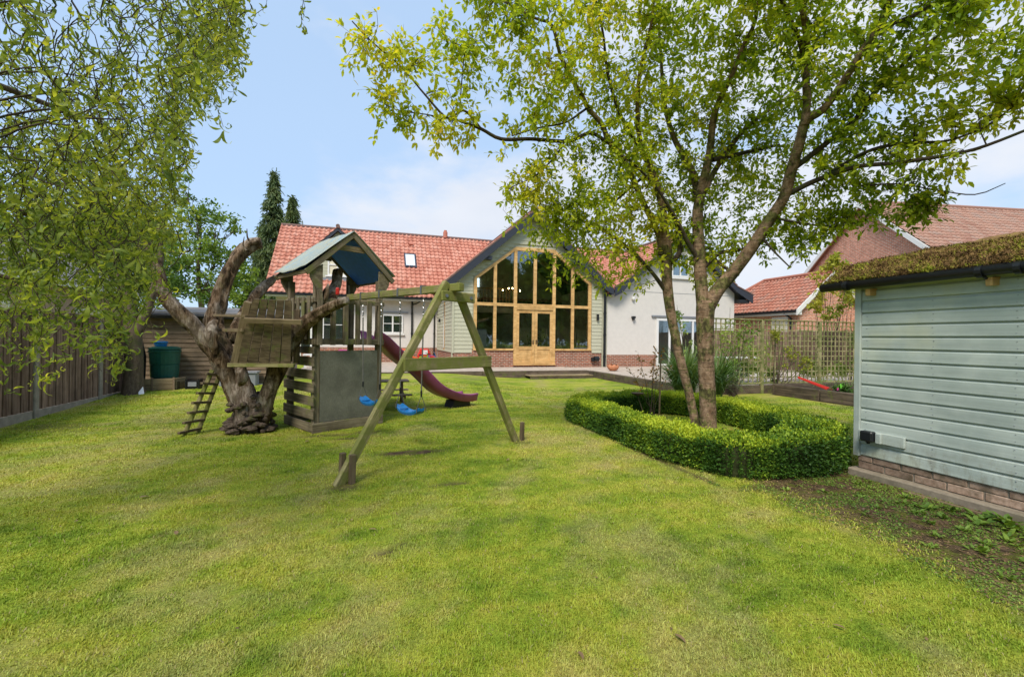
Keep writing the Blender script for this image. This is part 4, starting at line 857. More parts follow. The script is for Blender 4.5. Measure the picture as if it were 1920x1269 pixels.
for x0 in (1.25, 5.5, 9.5):
    w = hb(M_().box(x0, x0+1.7, -.03, 0, 3.7, EH-.68).build('window', 'white', None, world=False))
    for q in (.08, .62, 1.16):
        o = M_().box(x0+q, x0+q+.46, -.04, -.031, 3.8, EH-.78).build('pane', 'room', None, world=False); o.parent = w
HB.rotation_euler = (0, 0, ang)
# bungalow beyond the left fence
BG = thing('neighbour_bungalow', 'pinkish bungalow with a grey roof and white gutter behind the left fence', 'bungalow', (-13, 18, 0))
MB().box(-15, -11.2, 9, 26, 0, 3.3).build('wall', plain('pink_brick', (.42, .30, .25), .9, .1), BG)
roof_slab('roof', [(-10.8, 8.7, 3.42), (-10.8, 26.3, 3.42), (-13.6, 26.3, 5.2), (-13.6, 8.7, 5.2)], 'felt', BG); roof_slab('roof', [(-16.4, 8.7, 3.42), (-16.4, 26.3, 3.42), (-13.6, 26.3, 5.2), (-13.6, 8.7, 5.2)], 'felt', BG)
MB().box(-10.86, -10.74, 8.7, 26.3, 3.22, 3.36).build('gutter', 'white', BG)
for y in (12, 17, 22): w = MB().box(-11.2, -11.15, y, y+1.6, 1.2, 2.5).build('window', 'white', BG); MB().box(-11.15, -11.14, y+.1, y+1.5, 1.3, 2.4).build('pane', 'room', w)

# ================================================================== PLAY TOWER
PHI = math.radians(30); A_ = np.array((math.cos(PHI), math.sin(PHI), 0)); B_ = np.array((-math.sin(PHI), math.cos(PHI), 0)); P0 = np.array((-.84, 7.48, 0.))
def T(a, b, z): return tuple(P0+A_*a+B_*b+np.array((0, 0, z)))
TW, TD = 1.17, 1.07
TO = thing('play_tower', 'weathered wooden play tower with a faded tarpaulin roof beside the dead tree', 'play tower', (*T(TW/2, TD/2, 0)[:2], 0))
wt = 'wood_tower'; aS = tuple(A_); bS = tuple(B_); pw = .09
for a, b, z1 in ((.045, .045, 2.40), (TW-.045, .045, 2.46), (.045, TD-.045, 2.42), (TW-.045, TD-.045, 2.46)):
    board('post', T(a, b, -.05), T(a, b, z1), pw, pw, wt, TO, side=aS, bevel=.006)
# roof support blocks on the posts
for a, b in ((.045, -.02), (TW-.045, -.02), (.045, TD+.02), (TW-.045, TD+.02)):
    sg = -1 if a < .5 else 1; bb = -.03 if b < .5 else .0
    MB().prism([T(a-sg*.05, b+bb, 2.62), T(a+sg*.15, b+bb, 2.50), T(a+sg*.14, b+bb, 2.40), T(a+sg*.03, b+bb, 2.2), T(a-sg*.01, b+bb, 1.98), T(a-sg*.05, b+bb, 1.98)], tuple(B_*.035)).build('roof_brace', wt, TO)
# floor and rails
for k in range(8): board('floor_board', T(.02+TW*(k+.5)/8.3, 0, 1.445), T(.02+TW*(k+.5)/8.3, TD, 1.445), .13, .03, wt, TO, side=aS)
def rail(a0, b0, a1, b1, z, w=.085, t=.03, n='rail'): return board(n, T(a0, b0, z), T(a1, b1, z), w, t, wt, TO)
rail(-.02, -.018, TW+.02, -.018, 1.41); rail(-.02, -.018, TW+.02, -.018, 2.06, .07)
rail(-.018, 0, -.018, TD, 1.41); rail(-.018, 0, -.018, TD, 2.06, .07); rail(0, TD+.018, TW, TD+.018, 1.41); rail(0, TD+.018, TW, TD+.018, 2.06, .07); rail(TW+.018, 0, TW+.018, TD, 1.39)
for k in range(6): a = .06+k*(TW-.12)/5; board('fence_slat', T(a, -.045, 1.36), T(a, -.045, 2.10), .088, .02, wt, TO, side=aS)
for k in range(5): b = .12+k*(TD-.24)/4; board('fence_slat', T(-.045, b, 1.38), T(-.045, b, 2.12), .10, .02, wt, TO, side=bS)
for k in range(5): a = .12+k*(TW-.24)/4; board('fence_slat', T(a, TD+.045, 1.38), T(a, TD+.045, 2.10), .088, .02, wt, TO, side=aS)
# lower left side slats
for k, zz in enumerate((.08, .285, .49, .695, .90, 1.105, 1.28)): board('side_slat', T(-.018, -.03, zz), T(-.018, TD+.03+(.03 if k % 2 else 0), zz), .145 if k < 6 else .11, .022, wt, TO)
for zz in (.08,): rail(0, TD+.018, TW, TD+.018, zz, .14, .022, 'base_board'); rail(TW+.018, 0, TW+.018, TD, zz, .14, .022, 'base_board')
rail(-.03, -.018, TW+.02, -.018, .075, .15, .025, 'base_board')
MB().box(0, 1, 0, 1, 0, 1)
pb_ = MB().prism([T(.092, -.004, .155), T(TW-.092, -.004, .155), T(TW-.092, -.004, 1.27), T(.092, -.004, 1.27)], tuple(B_*.018)).build('play_board', 'board', TO)
# roof: two gable frames, tarp
RA = 3.16; EZt = 2.46; ov = .17; bf_, bb_ = -.06, TD+.06
for b in (bf_, bb_):
    board('gable_rafter', T(TW/2+.02, b, RA+.02), T(-ov, b, EZt), .085, .035, wt, TO, side=(0, 0, 1)); board('gable_rafter', T(TW/2-.02, b, RA+.02), T(TW+ov, b, EZt), .085, .035, wt, TO, side=(0, 0, 1))
    board('collar_tie', T(TW/2-.22, b+.035, 2.93), T(TW/2+.22, b+.035, 2.93), .09, .025, 'wood_pale', TO)
board('ridge_beam', T(TW/2, bf_, RA-.03), T(TW/2, bb_, RA-.03), .07, .04, wt, TO)
for a in (-ov+.04, TW+ov-.04): board('eaves_rail', T(a, bf_, EZt+.03), T(a, bb_, EZt+.03), .06, .03, 'wood_pale', TO)
def tarp(sgn, name):
    m = MB(); nu, nv = 14, 12; vs = []
    for i in range(nu+1):
        u = i/nu
        for j in range(nv+1):
            v = j/nv; a = TW/2+sgn*(TW/2+ov+.03)*u; z = RA+.055+(EZt+.05-RA)*u; b = bf_-.03+(bb_-bf_+.06)*v
            sag = -.055*math.sin(PI*v)*math.sin(PI*min(u*1.02, 1))-.07*max(0, u-.8)*5*math.sin(PI*v)*.6
            vs.append(T(a-sgn*.0, b, z+sag+.006*math.sin(v*19+u*5)))
    w = nv+1; m.add(vs, [(i*w+j, (i+1)*w+j, (i+1)*w+j+1, i*w+j+1) for i in range(nu) for j in range(nv)])
    o = m.build(name, 'tarp', TO, smooth=True); s_ = o.modifiers.new('thick', 'SOLIDIFY'); s_.thickness = .004; s_.offset = 1; return o
t1 = tarp(-1, 'tarpaulin'); t2 = tarp(1, 'tarpaulin')
def lining(sgn):
    d = .028; P = [T(TW/2+sgn*.06, bf_+.04, RA-.04-d), T(TW/2+sgn*.06, bb_-.04, RA-.04-d), T(TW/2+sgn*(TW/2+ov-.05), bb_-.04, EZt+.06-d), T(TW/2+sgn*(TW/2+ov-.05), bf_+.04, EZt+.06-d)]
    nrm = np.cross(np.array(P[1])-np.array(P[0]), np.array(P[3])-np.array(P[0])); nrm = nrm/np.linalg.norm(nrm)*.004
    MB().prism(P, nrm).build('tarpaulin_lining', 'tarp_blue', TO)
lining(-1); lining(1)
# stuff seen under the platform
tag(MB().tube([T(.35, .9, .0), T(.35, .9, .62)], .012, 6).lathe(T(.35, .9, .6), [(.04, 0), (.05, .03), (.02, .06)], 8).build('scooter_stem', 'steel'), 'thin metal scooter stem standing inside the base of the tower', 'scooter')
bk = thing('toy_bucket', 'dark toy bucket on the ground inside the tower base', 'bucket', T(.5, .55, 0)); MB().lathe(T(.5, .55, 0), [(.08, 0), (.11, .16), (.12, .16), (.10, .15)], 14).build('tub', 'black', bk); MB().tube([T(.39, .55, .15), T(.5, .55, .24), T(.61, .55, .15)], .006, 5).build('handle', 'steel', bk)
rp_ = tag(MB().lathe(T(.35, -.02, 2.16), [(.02, 0), (.03, .015), (.03, .10), (.02, .12)], 8).build('red_telescope', 'red_plastic'), 'small red plastic telescope on the front rail of the tower', 'toy telescope')

# ---- slide
SL = thing('slide', 'maroon plastic wavy slide running down from the play tower to the lawn', 'slide', T(TW+1.2, .5, 0))
prof = [(0, 1.46), (.12, 1.45), (.3, 1.34), (.55, 1.12), (.8, .95), (1.0, .84), (1.2, .68), (1.45, .45), (1.65, .32), (1.85, .24), (2.05, .17), (2.3, .13), (2.52, .14)]
wS = .25; sec = [(-wS-.03, .13), (-wS-.03, .15), (-wS+.01, .155), (-wS+.02, .12), (-wS+.04, .02), (0, 0), (wS-.04, .02), (wS-.02, .12), (wS-.01, .155), (wS+.03, .15), (wS+.03, .13)]
und = [(wS+.01, .1), (wS-.02, -.015), (-wS+.02, -.015), (-wS-.01, .1)]; full = sec+und; nS = len(full)
# smooth profile
ss = np.linspace(0, 2.52, 34); zs = np.interp(ss, [p[0] for p in prof], [p[1] for p in prof]); zs = np.convolve(np.pad(zs, 1, 'edge'), (.25, .5, .25), 'valid')
vs = [T(TW+.02+s_, .52+o, z+h) for s_, z in zip(ss, zs) for o, h in full]
fs = [(i*nS+k, i*nS+(k+1) % nS, (i+1)*nS+(k+1) % nS, (i+1)*nS+k) for i in range(len(ss)-1) for k in range(nS)]+[tuple(range(nS)), tuple((len(ss)-1)*nS+k for k in range(nS))]
MB().add(vs, fs).build('chute', 'purple', SL, smooth=True)
MB().prism([T(TW+1.92, .38, .0), T(TW+2.42, .38, .0), T(TW+2.42, .38, .12), T(TW+1.98, .38, .17)], tuple(B_*.28)).build('foot', 'black', SL)

# ---- swing frame
At = np.array((.90, 5.45, 0.)); Tt = np.array((-.36, 7.71, 0.)); bd = (Tt-At)/np.linalg.norm(Tt-At); pd = np.array((bd[1], -bd[0], 0)); pd = pd if pd[0] > 0 else -pd
SW = thing('swing_set', 'mossy green A-frame swing set with a beam running to the play tower', 'swing frame', tuple(At*.5+Tt*.5))
ws = 'wood_swing'
board('beam', At-bd*.24+(0, 0, 2.105), Tt+(0, 0, 2.13), .095, .085, ws, SW, bevel=.008)
L1, L2 = np.array((-.315, 4.80, -.02)), np.array((2.03, 6.18, -.02))
mid = lambda L, z, f: L
tp = np.array((*At[:2], 2.20))
u1 = At-pd*.06; u2 = At+pd*.13
o1 = -bd*.03
board('leg', L1, (u1+o1)+(0, 0, 2.17), .095, .07, ws, SW, side=tuple(pd), bevel=.008)
board('leg', L2, (u2+o1)+(0, 0, 2.05), .095, .07, ws, SW, side=tuple(pd), bevel=.008)
board('head_plate', At-pd*.18-bd*.085+(0, 0, 2.0), At+pd*.34-bd*.085+(0, 0, 2.0), .12, .04, ws, SW, bevel=.008)
def on(L, u, z, zt): f = z/zt; return L+(np.array((u[0], u[1], zt))-L)*f
c1 = on(L1, u1+o1, 1.20, 2.17); c2 = on(L2, u2+o1, 1.20, 2.05)
board('cross_bar', c1-bd*.055-pd*.02, c2-bd*.055+pd*.06, .145, .04, ws, SW, bevel=.006)
for f, q in ((.12, 0), (.86, 0)): 
    p = At-pd*.18+pd*.52*f-bd*.115+(0, 0, 2.0); MB().tube([p, p+bd*.012], .022, 10).build('bolt', 'steel', SW)
for L, offs in ((L1, ((.085, -.075), (.125, .06))), (L2, ((.10, .02),))):
    for a, b in offs:
        p = np.array((L[0], L[1], 0))+pd*a-bd*b; hgt = .30 if L is L1 else .27
        board('ground_stake', p+(0, 0, -.05), p+pd*.01+(0, 0, hgt), .06, .05, 'wood_seat', SW, side=tuple(pd), bevel=.006)
for t_ in (.818, .607, .416, .202):
    p = At+(Tt-At)*t_; MB().box(-.016, .016, -.052, .052, -.055, .06).build('hanger', 'steel', None, world=False)
    o = bpy.data.objects[[x.name for x in bpy.data.objects if x.name.startswith('hanger')][-1]]
    o.parent = SW; o.matrix_local = Matrix.Translation(Vector(p+(0, 0, 2.112+.018*t_))-SW.location) @ Matrix.Rotation(math.atan2(bd[1], bd[0]), 4, 'Z')
def swing(t1_, t2_, zs_, label, twist=0):
    pa = At+(Tt-At)*t1_; pb = At+(Tt-At)*t2_; c = (pa+pb)/2; s_ = thing('swing', label, 'swing', (c[0], c[1], zs_), 'blue swings hanging from the green beam')
    for p, sg in ((pa, 1), (pb, -1)):
        tilt = -bd*sg*.0; q = p+(c-p)*.10
        ca = MB()
        for k in range(5): zz = 2.02-k*.045; ca.tube([p+(0, 0, zz), p+(pd*.012 if k % 2 else bd*.012)+(0, 0, zz-.028), p+(0, 0, zz-.055)], .009, 5)
        ca.build('chain', 'steel', s_)
        MB().tube([p+(0, 0, 1.80), q+(0, 0, zs_+.30)], .0095, 7).build('rope', 'rope', s_); MB().tube([q+(0, 0, zs_+.30), q+(0, 0, zs_+.22)], .013, 8).build('rope_clamp', 'black', s_)
        MB().tube([q+(0, 0, zs_+.24), q+pd*.07+(0, 0, zs_+.07), q+pd*.075+(0, 0, zs_+.02)], .005, 5).tube([q+(0, 0, zs_+.24), q-pd*.07+(0, 0, zs_+.07), q-pd*.075+(0, 0, zs_+.02)], .005, 5).build('rope_loop', 'rope', s_)
    # moulded seat: dished along its length, thick rim
    half = np.linalg.norm(pa-pb)*.46; nu = 14; prof_ = [(-.085, .012), (-.08, .026), (-.055, .020), (0, .008), (.055, .020), (.08, .026), (.085, .012), (.075, -.018), (0, -.024), (-.075, -.018)]
    vs = []
    for i in range(nu+1):
        f = -1+2*i/nu; k = math.sqrt(max(0, 1-abs(f)**5))*.45+.55; hz = .045*f*f*f*f*1.0+.03*f*f-.02
        for w_, h_ in prof_: vs.append(c+bd*f*half+pd*w_*k+np.array((0, 0, zs_+hz+h_)))
    n_ = len(prof_); fs = [(i*n_+k, i*n_+(k+1) % n_, (i+1)*n_+(k+1) % n_, (i+1)*n_+k) for i in range(nu) for k in range(n_)]+[tuple(range(n_)), tuple(nu*n_+k for k in range(n_))]
    MB().add(vs, fs).build('seat', 'blue', s_, smooth=False)
    for f in (-.55, .55): 
        p = c+bd*f*half; MB().prism([p-pd*.06+bd*.012+(0, 0, zs_+.02), p+pd*.06+bd*.012+(0, 0, zs_+.02), p+pd*.06-bd*.012+(0, 0, zs_+.02), p-pd*.06-bd*.012+(0, 0, zs_+.02)], (0, 0, .008)).build('grip_rib', 'blue', s_)
swing(.607, .818, .505, 'bright blue plastic swing seat hanging close in front of the tower board'); swing(.202, .416, .50, 'bright blue plastic swing seat hanging nearer the A-frame legs')

# ---- child picnic table
PT = thing('picnic_table', 'small weathered wooden picnic table on the grass behind the tower', 'picnic table', (.35, 10.0, 0))
for k in range(5): board('table_board', (-.15, 9.72+.11*k, .56), (.78, 9.72+.11*k, .56), .10, .022, 'wood_oldshed', PT, side=(0, 1, 0))
for y in (9.45, 10.45): 
    for q in (0, .1): board('seat_board', (-.15, y+q, .30), (.82, y+q, .30), .09, .022, 'wood_oldshed', PT, side=(0, 1, 0))
for x in (.0, .64):
    board('leg', (x, 9.60, 0), (x, 9.86, .55), .07, .035, 'wood_oldshed', PT, side=(0, 1, 0)); board('leg', (x, 10.34, 0), (x, 10.08, .55), .07, .035, 'wood_oldshed', PT, side=(0, 1, 0))
    board('seat_bearer', (x+.035, 9.40, .26), (x+.035, 10.58, .26), .06, .03, 'wood_oldshed', PT)

# ---- treehouse chair in the dead tree
def Q(px, py, d): return WP(px, py, d)
CH = thing('tree_seat', 'slatted wooden bench seat fixed high in the dead tree seen from behind', 'bench seat', tuple(Q(490, 683, 6.75)))
BL, BR, TL, TR_ = Q(443, 681, 6.62), Q(546, 681, 6.72), Q(474, 560, 6.35), Q(549, 563, 6.45)
nb = 5
for k in range(nb):
    f0 = (k+.5)/nb; p0 = BL+(BR-BL)*f0; p1 = TL+(TR_-TL)*f0; w0 = np.linalg.norm(BR-BL)/nb-.012; w1 = np.linalg.norm(TR_-TL)/nb-.012
    ax = (BR-BL)/np.linalg.norm(BR-BL); nn = np.cross(ax, p1-p0); nn = nn/np.linalg.norm(nn)*.022
    ch_ = .35 if k in (0, nb-1) else 0
    pts = [p0-ax*w0/2, p0+ax*w0/2, p1+ax*w1/2-(p1-p0)*(.05 if k == nb-1 else 0), p1+ax*w1/2*(1-ch_ if k == nb-1 else 1), p1-ax*w1/2*(1-ch_ if k == 0 else 1), p1-ax*w1/2-(p1-p0)*(.05 if k == 0 else 0)]
    MB().prism(pts, nn).build('back_board', 'wood_seat', CH)
sd = tuple((TL-BL)/np.linalg.norm(TL-BL))
board('back_batten', Q(458, 600, 6.36), Q(566, 604, 6.45), .07, .045, 'wood_pale', CH, side=sd)
board('bottom_rail', Q(428, 684, 6.58), Q(552, 685, 6.70), .055, .08, 'wood_swing', CH)
board('side_post', Q(440, 682, 6.62), Q(466, 566, 6.42), .10, .07, 'wood_pale', CH, side=tuple((BR-BL)))
board('side_post', Q(556, 680, 6.95), Q(558, 580, 6.85), .08, .06, 'wood_seat', CH, side=tuple((BR-BL)))
board('arm_rest', Q(464, 593, 6.40), Q(404, 591, 7.0), .07, .035, 'wood_pale', CH, side=(1, 0, 0)); board('arm_rest', Q(456, 619, 6.45), Q(404, 619, 7.0), .05, .03, 'wood_pale', CH)
board('front_post', Q(452, 660, 6.6), Q(452, 618, 6.5), .07, .06, 'wood_pale', CH, side=(1, 0, 0))
for k in range(4): board('seat_board', Q(438, 676-2*k, 6.75+.13*k), Q(546, 677-2*k, 6.85+.13*k), .11, .025, 'wood_seat', CH, side=(0, 1, 0))
# ---- ladder
LD = thing('ladder', 'old wooden ladder with seven rungs leaning against the dead tree', 'ladder', (-2.62, 7.7, 0))
a0, a1 = Q(345, 818, 6.62), Q(398, 694, 6.75); b0, b1 = Q(371, 808, 6.85), Q(414, 697, 6.9)
a0[2] = 0; b0[2] = 0
board('rail', a0, a1, .055, .045, 'wood_swing', LD, side=(1, 0, 0)); board('rail', b0, b1, .055, .045, 'wood_swing', LD, side=(1, 0, 0))
for k in range(7):
    f = .06+k*.147; p = a0+(a1-a0)*f; q = b0+(b1-b0)*f; dd = (q-p); board('rung', p-dd*.45-(0, .03, 0), q+dd*.2-(0, .03, 0), .035, .05, 'wood_seat', LD, side=(0, 0, 1))

# ---- things on the terrace
po = thing('terracotta_pot', 'low round terracotta pot with a scalloped rim on the patio edge', 'plant pot', (9.3, 15.9, .25))
m = MB(); n_ = 20; pr = [(.10, 0), (.17, .04), (.22, .13), (.215, .20), (.19, .24)]; vs = []; c = (9.3, 15.9, .25)
for r_, z_ in pr:
    for k in range(n_): a = 2*PI*k/n_; q = 1+(.10 if z_ > .1 else .04)*math.sin(a*6); vs.append((c[0]+r_*q*math.cos(a), c[1]+r_*q*math.sin(a), c[2]+z_+(.03*math.sin(a*6) if z_ > .2 else 0)))
m.add(vs, [(i*n_+k, i*n_+(k+1) % n_, (i+1)*n_+(k+1) % n_, (i+1)*n_+k) for i in range(4) for k in range(n_)]+[tuple(range(n_))[::-1]]); m.build('bowl', 'terracotta', po, smooth=True)
MB().lathe((9.3, 15.9, .40), [(.17, 0), (.12, .04), (.02, .06)], 12).build('soil', 'soil', po)
def wheel(par, c, r, ax, m='black', w=.02, name='wheel'):
    c = np.array(c, float); ax = np.array(ax, float); ax /= np.linalg.norm(ax); up = np.array((0, 0, 1.)); si = np.cross(ax, up); pts = [c+(si*math.cos(a)+up*math.sin(a))*r for a in np.linspace(0, 2*PI, 17)]
    wh = MB().tube(pts, w, 6, cap=False).build(name, m, par); sp = MB()
    for a in np.linspace(0, PI, 5)[:-1]: sp.tube([c+(si*math.cos(a)+up*math.sin(a))*r, c-(si*math.cos(a)+up*math.sin(a))*r], .004, 4)
    sp.tube([c-ax*.03, c+ax*.03], .02, 6).build('spokes', 'steel', wh); return wh
def bike(x, y, frame, label, name='child_bicycle', s_=1.0):
    b = thing(name, label, 'bicycle', (x, y, .25)); z = .25; ax = (.25, 1, 0)
    wheel(b, (x-.27*s_, y, z+.17), .16, ax); wheel(b, (x+.27*s_, y-.06, z+.17), .16, ax)
    MB().tube([(x-.27*s_, y, z+.17), (x-.12, y, z+.42), (x+.18, y-.04, z+.42), (x-.02, y-.02, z+.17), (x-.12, y, z+.42)], .02, 6).tube([(x+.18, y-.04, z+.42), (x+.27*s_, y-.06, z+.17)], .02, 6).tube([(x+.18, y-.04, z+.42), (x+.15, y-.04, z+.56)], .016, 6).build('frame', frame, b)
    MB().tube([(x+.1, y-.2, z+.57), (x+.15, y-.04, z+.56), (x+.12, y+.16, z+.57)], .016, 6).build('handlebar', 'steel', b); MB().box(x-.2, x-.04, y-.05, y+.05, z+.46, z+.51).build('saddle', 'black', b, bevel=.015)
    return b
bike(2.15, 19.6, 'lime_plastic', 'small childrens bicycle with pale green frame leaning near the house wall'); bike(2.62, 20.6, 'blue', 'small blue childrens bicycle parked behind the others by the bay')
def toycar(x, y, m, label, r=.3):
    t = thing('toy_car', label, 'toy car', (x, y, .25)); z = .25
    MB().prism([(x-.42, y-.2, z+.12), (x+.42, y-.2, z+.12), (x+.45, y-.2, z+.34), (x+.18, y-.2, z+.42), (x+.05, y-.2, z+.72), (x-.32, y-.2, z+.74), (x-.45, y-.2, z+.4)], (0, .42, 0)).build('body', m, t, bevel=.04)
    for dx in (-.27, .27):
        for dy in (-.24, .22): MB().tube([(x+dx, y+dy, z+.1), (x+dx, y+dy+.05, z+.1)], .1, 12).build('wheel', 'black', t)
    MB().box(x-.22, x+.0, y-.215, y-.2, z+.46, z+.66).build('window', 'white', t); return t
toycar(1.55, 20.2, 'orange_plastic', 'orange plastic ride-on toy car on the terrace'); toycar(2.5, 21.2, 'red_plastic', 'red plastic ride-on toy car by the corner of the glazed bay')
toycar(-.9, 18.7, 'pink_plastic', 'pink plastic ride-on toy car on the terrace behind the tower'); 
gc = thing('garden_sofa', 'dark rattan garden seat with pale cushions on the terrace left of the tower', 'garden seat', (-3.2, 17.5, .22))
MB().box(-4.1, -2.6, 17.3, 18.0, .22, .55).build('base', 'black', gc, bevel=.02); MB().box(-4.1, -2.6, 17.9, 18.1, .55, .95).build('backrest', 'black', gc, bevel=.02); MB().box(-4.05, -2.65, 17.3, 17.88, .55, .66).build('cushion', 'lead', gc, bevel=.03)
pw_ = thing('paddling_seat', 'white garden side table on the terrace behind the play tower', 'side table', (-2.1, 18.9, .25))
MB().box(-2.5, -1.7, 18.6, 19.1, .75, .80).build('tabletop', 'white', pw_)
for x in (-2.46, -1.78):
    for y in (18.64, 19.02): MB().box(x, x+.04, y, y+.04, .25, .75).build('leg', 'white', pw_)
bd_ = thing('bird_dish', 'rusty metal bird dish on a thin curved stalk inside the hedge', 'bird dish', (4.72, 7.0, 0))
MB().lathe((4.60, 7.0, .50), [(.02, 0), (.09, .02), (.115, .045), (.10, .04), (.02, .02)], 16).build('dish', 'twig', bd_); MB().tube([(4.72, 7.0, 0), (4.70, 7.0, .25), (4.60, 7.0, .50)], .008, 6).build('stalk', 'twig', bd_)
# ================================================================== PLANTS
def spline(P, step):
    """dense points along a polyline of (x, y, z, r) rows, Catmull-Rom"""
    P = np.array(P, float); out = []
    Q = np.vstack([2*P[0]-P[1], P, 2*P[-1]-P[-2]])
    for i in range(1, len(Q)-2):
        a, b, c, d = Q[i-1], Q[i], Q[i+1], Q[i+2]; n = max(2, int(np.linalg.norm((c-b)[:3])/step))
        for k in range(n):
            t = k/n; out.append(.5*((2*b)+(-a+c)*t+(2*a-5*b+4*c-d)*t*t+(-a+3*b-3*c+d)*t**3))
    out.append(P[-1]); return np.array(out)
def px_limb(rows):
    """rows of (px, py, depth, width in px) -> world x, y, z, radius"""
    return [(*WP(a, b, d), w*d/F_PX/2) for a, b, d, w in rows]
def rough_tube(name, P, m, parent, n=18, amp=.10, seed=0, flute=.10, flare=0):
    rg = np.random.default_rng(seed); P = np.asarray(P); ang = np.arange(n)*2*PI/n; fl = rg.random(n)-.5; fl = (fl+np.roll(fl, 1))/2
    V = []; u0 = None
    for i, q in enumerate(P):
        t = P[min(i+1, len(P)-1), :3]-P[max(i-1, 0), :3]; t /= np.linalg.norm(t)+1e-9
        u = np.cross(t, (.1, .2, 1.)) if u0 is None else u0-t*np.dot(u0, t)
        if np.linalg.norm(u) < 1e-3: u = np.cross(t, (1., 0, 0))
        u /= np.linalg.norm(u); u0 = u; w = np.cross(t, u)
        nz = fbm(np.cos(ang)*1.6+i*.13+seed, np.sin(ang)*1.6+i*.21, seed, 4)-.5
        rr = max(q[3], .002)*(1+flute*2*fl+amp*2*nz+flare*math.exp(-i*.35)*(1+1.2*np.sin(ang*3+seed)))
        V.append(q[:3]+np.outer(np.cos(ang)*rr, u)+np.outer(np.sin(ang)*rr, w))
    V = np.concatenate(V); L = len(P); i = np.arange((L-1)*n); r = i//n; k = i % n
    Fc = np.stack([r*n+k, r*n+(k+1) % n, (r+1)*n+(k+1) % n, (r+1)*n+k], -1)
    # end cap as quads to the centre
    c = np.array([P[-1, :3]]); V = np.vstack([V, c]); ci = len(V)-1; b = (L-1)*n
    Fc = np.vstack([Fc, [[b+k, b+(k+1) % n, ci, ci] for k in range(n)]][:1]) if True else Fc
    me = bpy.data.meshes.new(name); off = np.array(pworld(parent)) if parent else np.zeros(3)
    me.from_pydata((V-off).tolist(), [], Fc.tolist()+[[b+k, b+(k+1) % n, ci] for k in range(n)]); me.polygons.foreach_set('use_smooth', [True]*len(me.polygons))
    me.materials.append(MAT[m]); me.update(); o = bpy.data.objects.new(name, me); COL.objects.link(o); o.parent = parent; return o

# ---- dead tree
DT = thing('dead_tree', 'gnarled leafless dead tree trunk with sawn limbs carrying the bench seat', 'dead tree', tuple(np.array(WP(470, 808, 7.0))*(1, 1, 0)))
def dl(name, rows, seed, m='dead', amp=.14, flute=.12, **k): return rough_tube(name, spline(px_limb([(a_, b_, d_, w_*.74) for a_, b_, d_, w_ in rows]), .03), m, DT, 26, amp*1.5, seed, flute*1.5, **k)
dl('trunk', [(470, 818, 7.0, 84), (468, 790, 7.0, 72), (464, 762, 7.0, 62), (452, 732, 7.0, 54), (442, 707, 7.03, 54), (430, 680, 7.08, 52)], 3, flute=.2, flare=.25)
dl('limb', [(452, 770, 7.0, 34), (432, 720, 6.95, 40), (408, 668, 6.85, 44), (372, 620, 6.75, 40), (335, 585, 6.65, 36), (308, 552, 6.6, 32), (296, 510, 6.6, 28), (284, 480, 6.6, 28), (272, 457, 6.6, 30)], 5)
dl('limb', [(452, 730, 7.05, 44), (428, 680, 7.1, 50), (408, 640, 7.2, 50), (402, 600, 7.3, 44), (415, 550, 7.4, 38), (432, 505, 7.5, 34), (452, 475, 7.6, 34), (474, 458, 7.7, 33), (490, 455, 7.75, 28)], 6, amp=.17)
dl('limb', [(482, 812, 7.0, 50), (490, 780, 7.0, 44), (503, 740, 6.98, 40), (522, 690, 6.95, 42), (540, 648, 6.9, 46), (566, 612, 6.85, 40), (600, 586, 6.75, 32), (632, 570, 6.65, 25), (652, 563, 6.62, 21)], 7)
dl('limb', [(430, 640, 7.3, 26), (455, 590, 7.6, 24), (482, 552, 7.9, 24), (502, 531, 8.1, 20), (517, 519, 8.2, 12)], 8, amp=.2)
dl('limb', [(612, 590, 7.0, 24), (622, 560, 7.2, 22), (631, 530, 7.4, 22), (634, 508, 7.5, 22)], 9, amp=.16)
dl('snag', [(606, 572, 7.0, 16), (610, 555, 7.0, 20), (614, 540, 7.0, 10), (616, 532, 7.0, 3)], 12, amp=.3)
dl('burr', [(405, 664, 6.72, 10), (398, 640, 6.70, 26), (398, 618, 6.74, 28), (406, 600, 6.8, 12)], 13, amp=.25)
dl('burr', [(448, 722, 6.62, 8), (455, 712, 6.60, 26), (452, 695, 6.62, 26), (446, 682, 6.7, 10)], 14, amp=.22)
for k, (a, b, w) in enumerate(((470, 455, 5), (462, 470, 5), (440, 520, 5), (300, 500, 5), (327, 570, 5))):
    dl('twig_stub', [(a, b, 7.2 if a > 400 else 6.6, w), (a-6, b-10, 7.2 if a > 400 else 6.6, w*.7), (a-7+3*(k % 3), b-26, 7.2 if a > 400 else 6.6, 1.5)], 20+k)
# bracket fungus round the foot
rg = np.random.default_rng(5)
for k in range(64):
    a = rg.random()*2*PI; tier = rg.random()**1.6; zc = .03+tier*.55; R_ = .30+.06*rg.random()-.12*tier; s_ = (.030+.055*rg.random())*(1.3-.6*tier)
    if -2.7 < a-PI < -1.2 and tier > .5 and k % 2: pass
    cx, cy = DT.location.x+R_*math.cos(a), DT.location.y+R_*math.sin(a); vs = []; nn = 9
    for zz, f in ((-.018, .5), (-.006, 1.0), (.008, .96), (.022, .3)):
        for j in range(nn): q = 2*PI*j/nn; w = 1+.3*(rg.random()-.5); vs.append((cx+s_*f*w*math.cos(q), cy+s_*f*w*math.sin(q), zc+zz*1.9))
    MB().add(vs, [(i*nn+j, i*nn+(j+1) % nn, (i+1)*nn+(j+1) % nn, (i+1)*nn+j) for i in range(3) for j in range(nn)]+[tuple(range(nn))[::-1], tuple(3*nn+j for j in range(nn))]).build('bracket_fungus', 'fungus', DT)

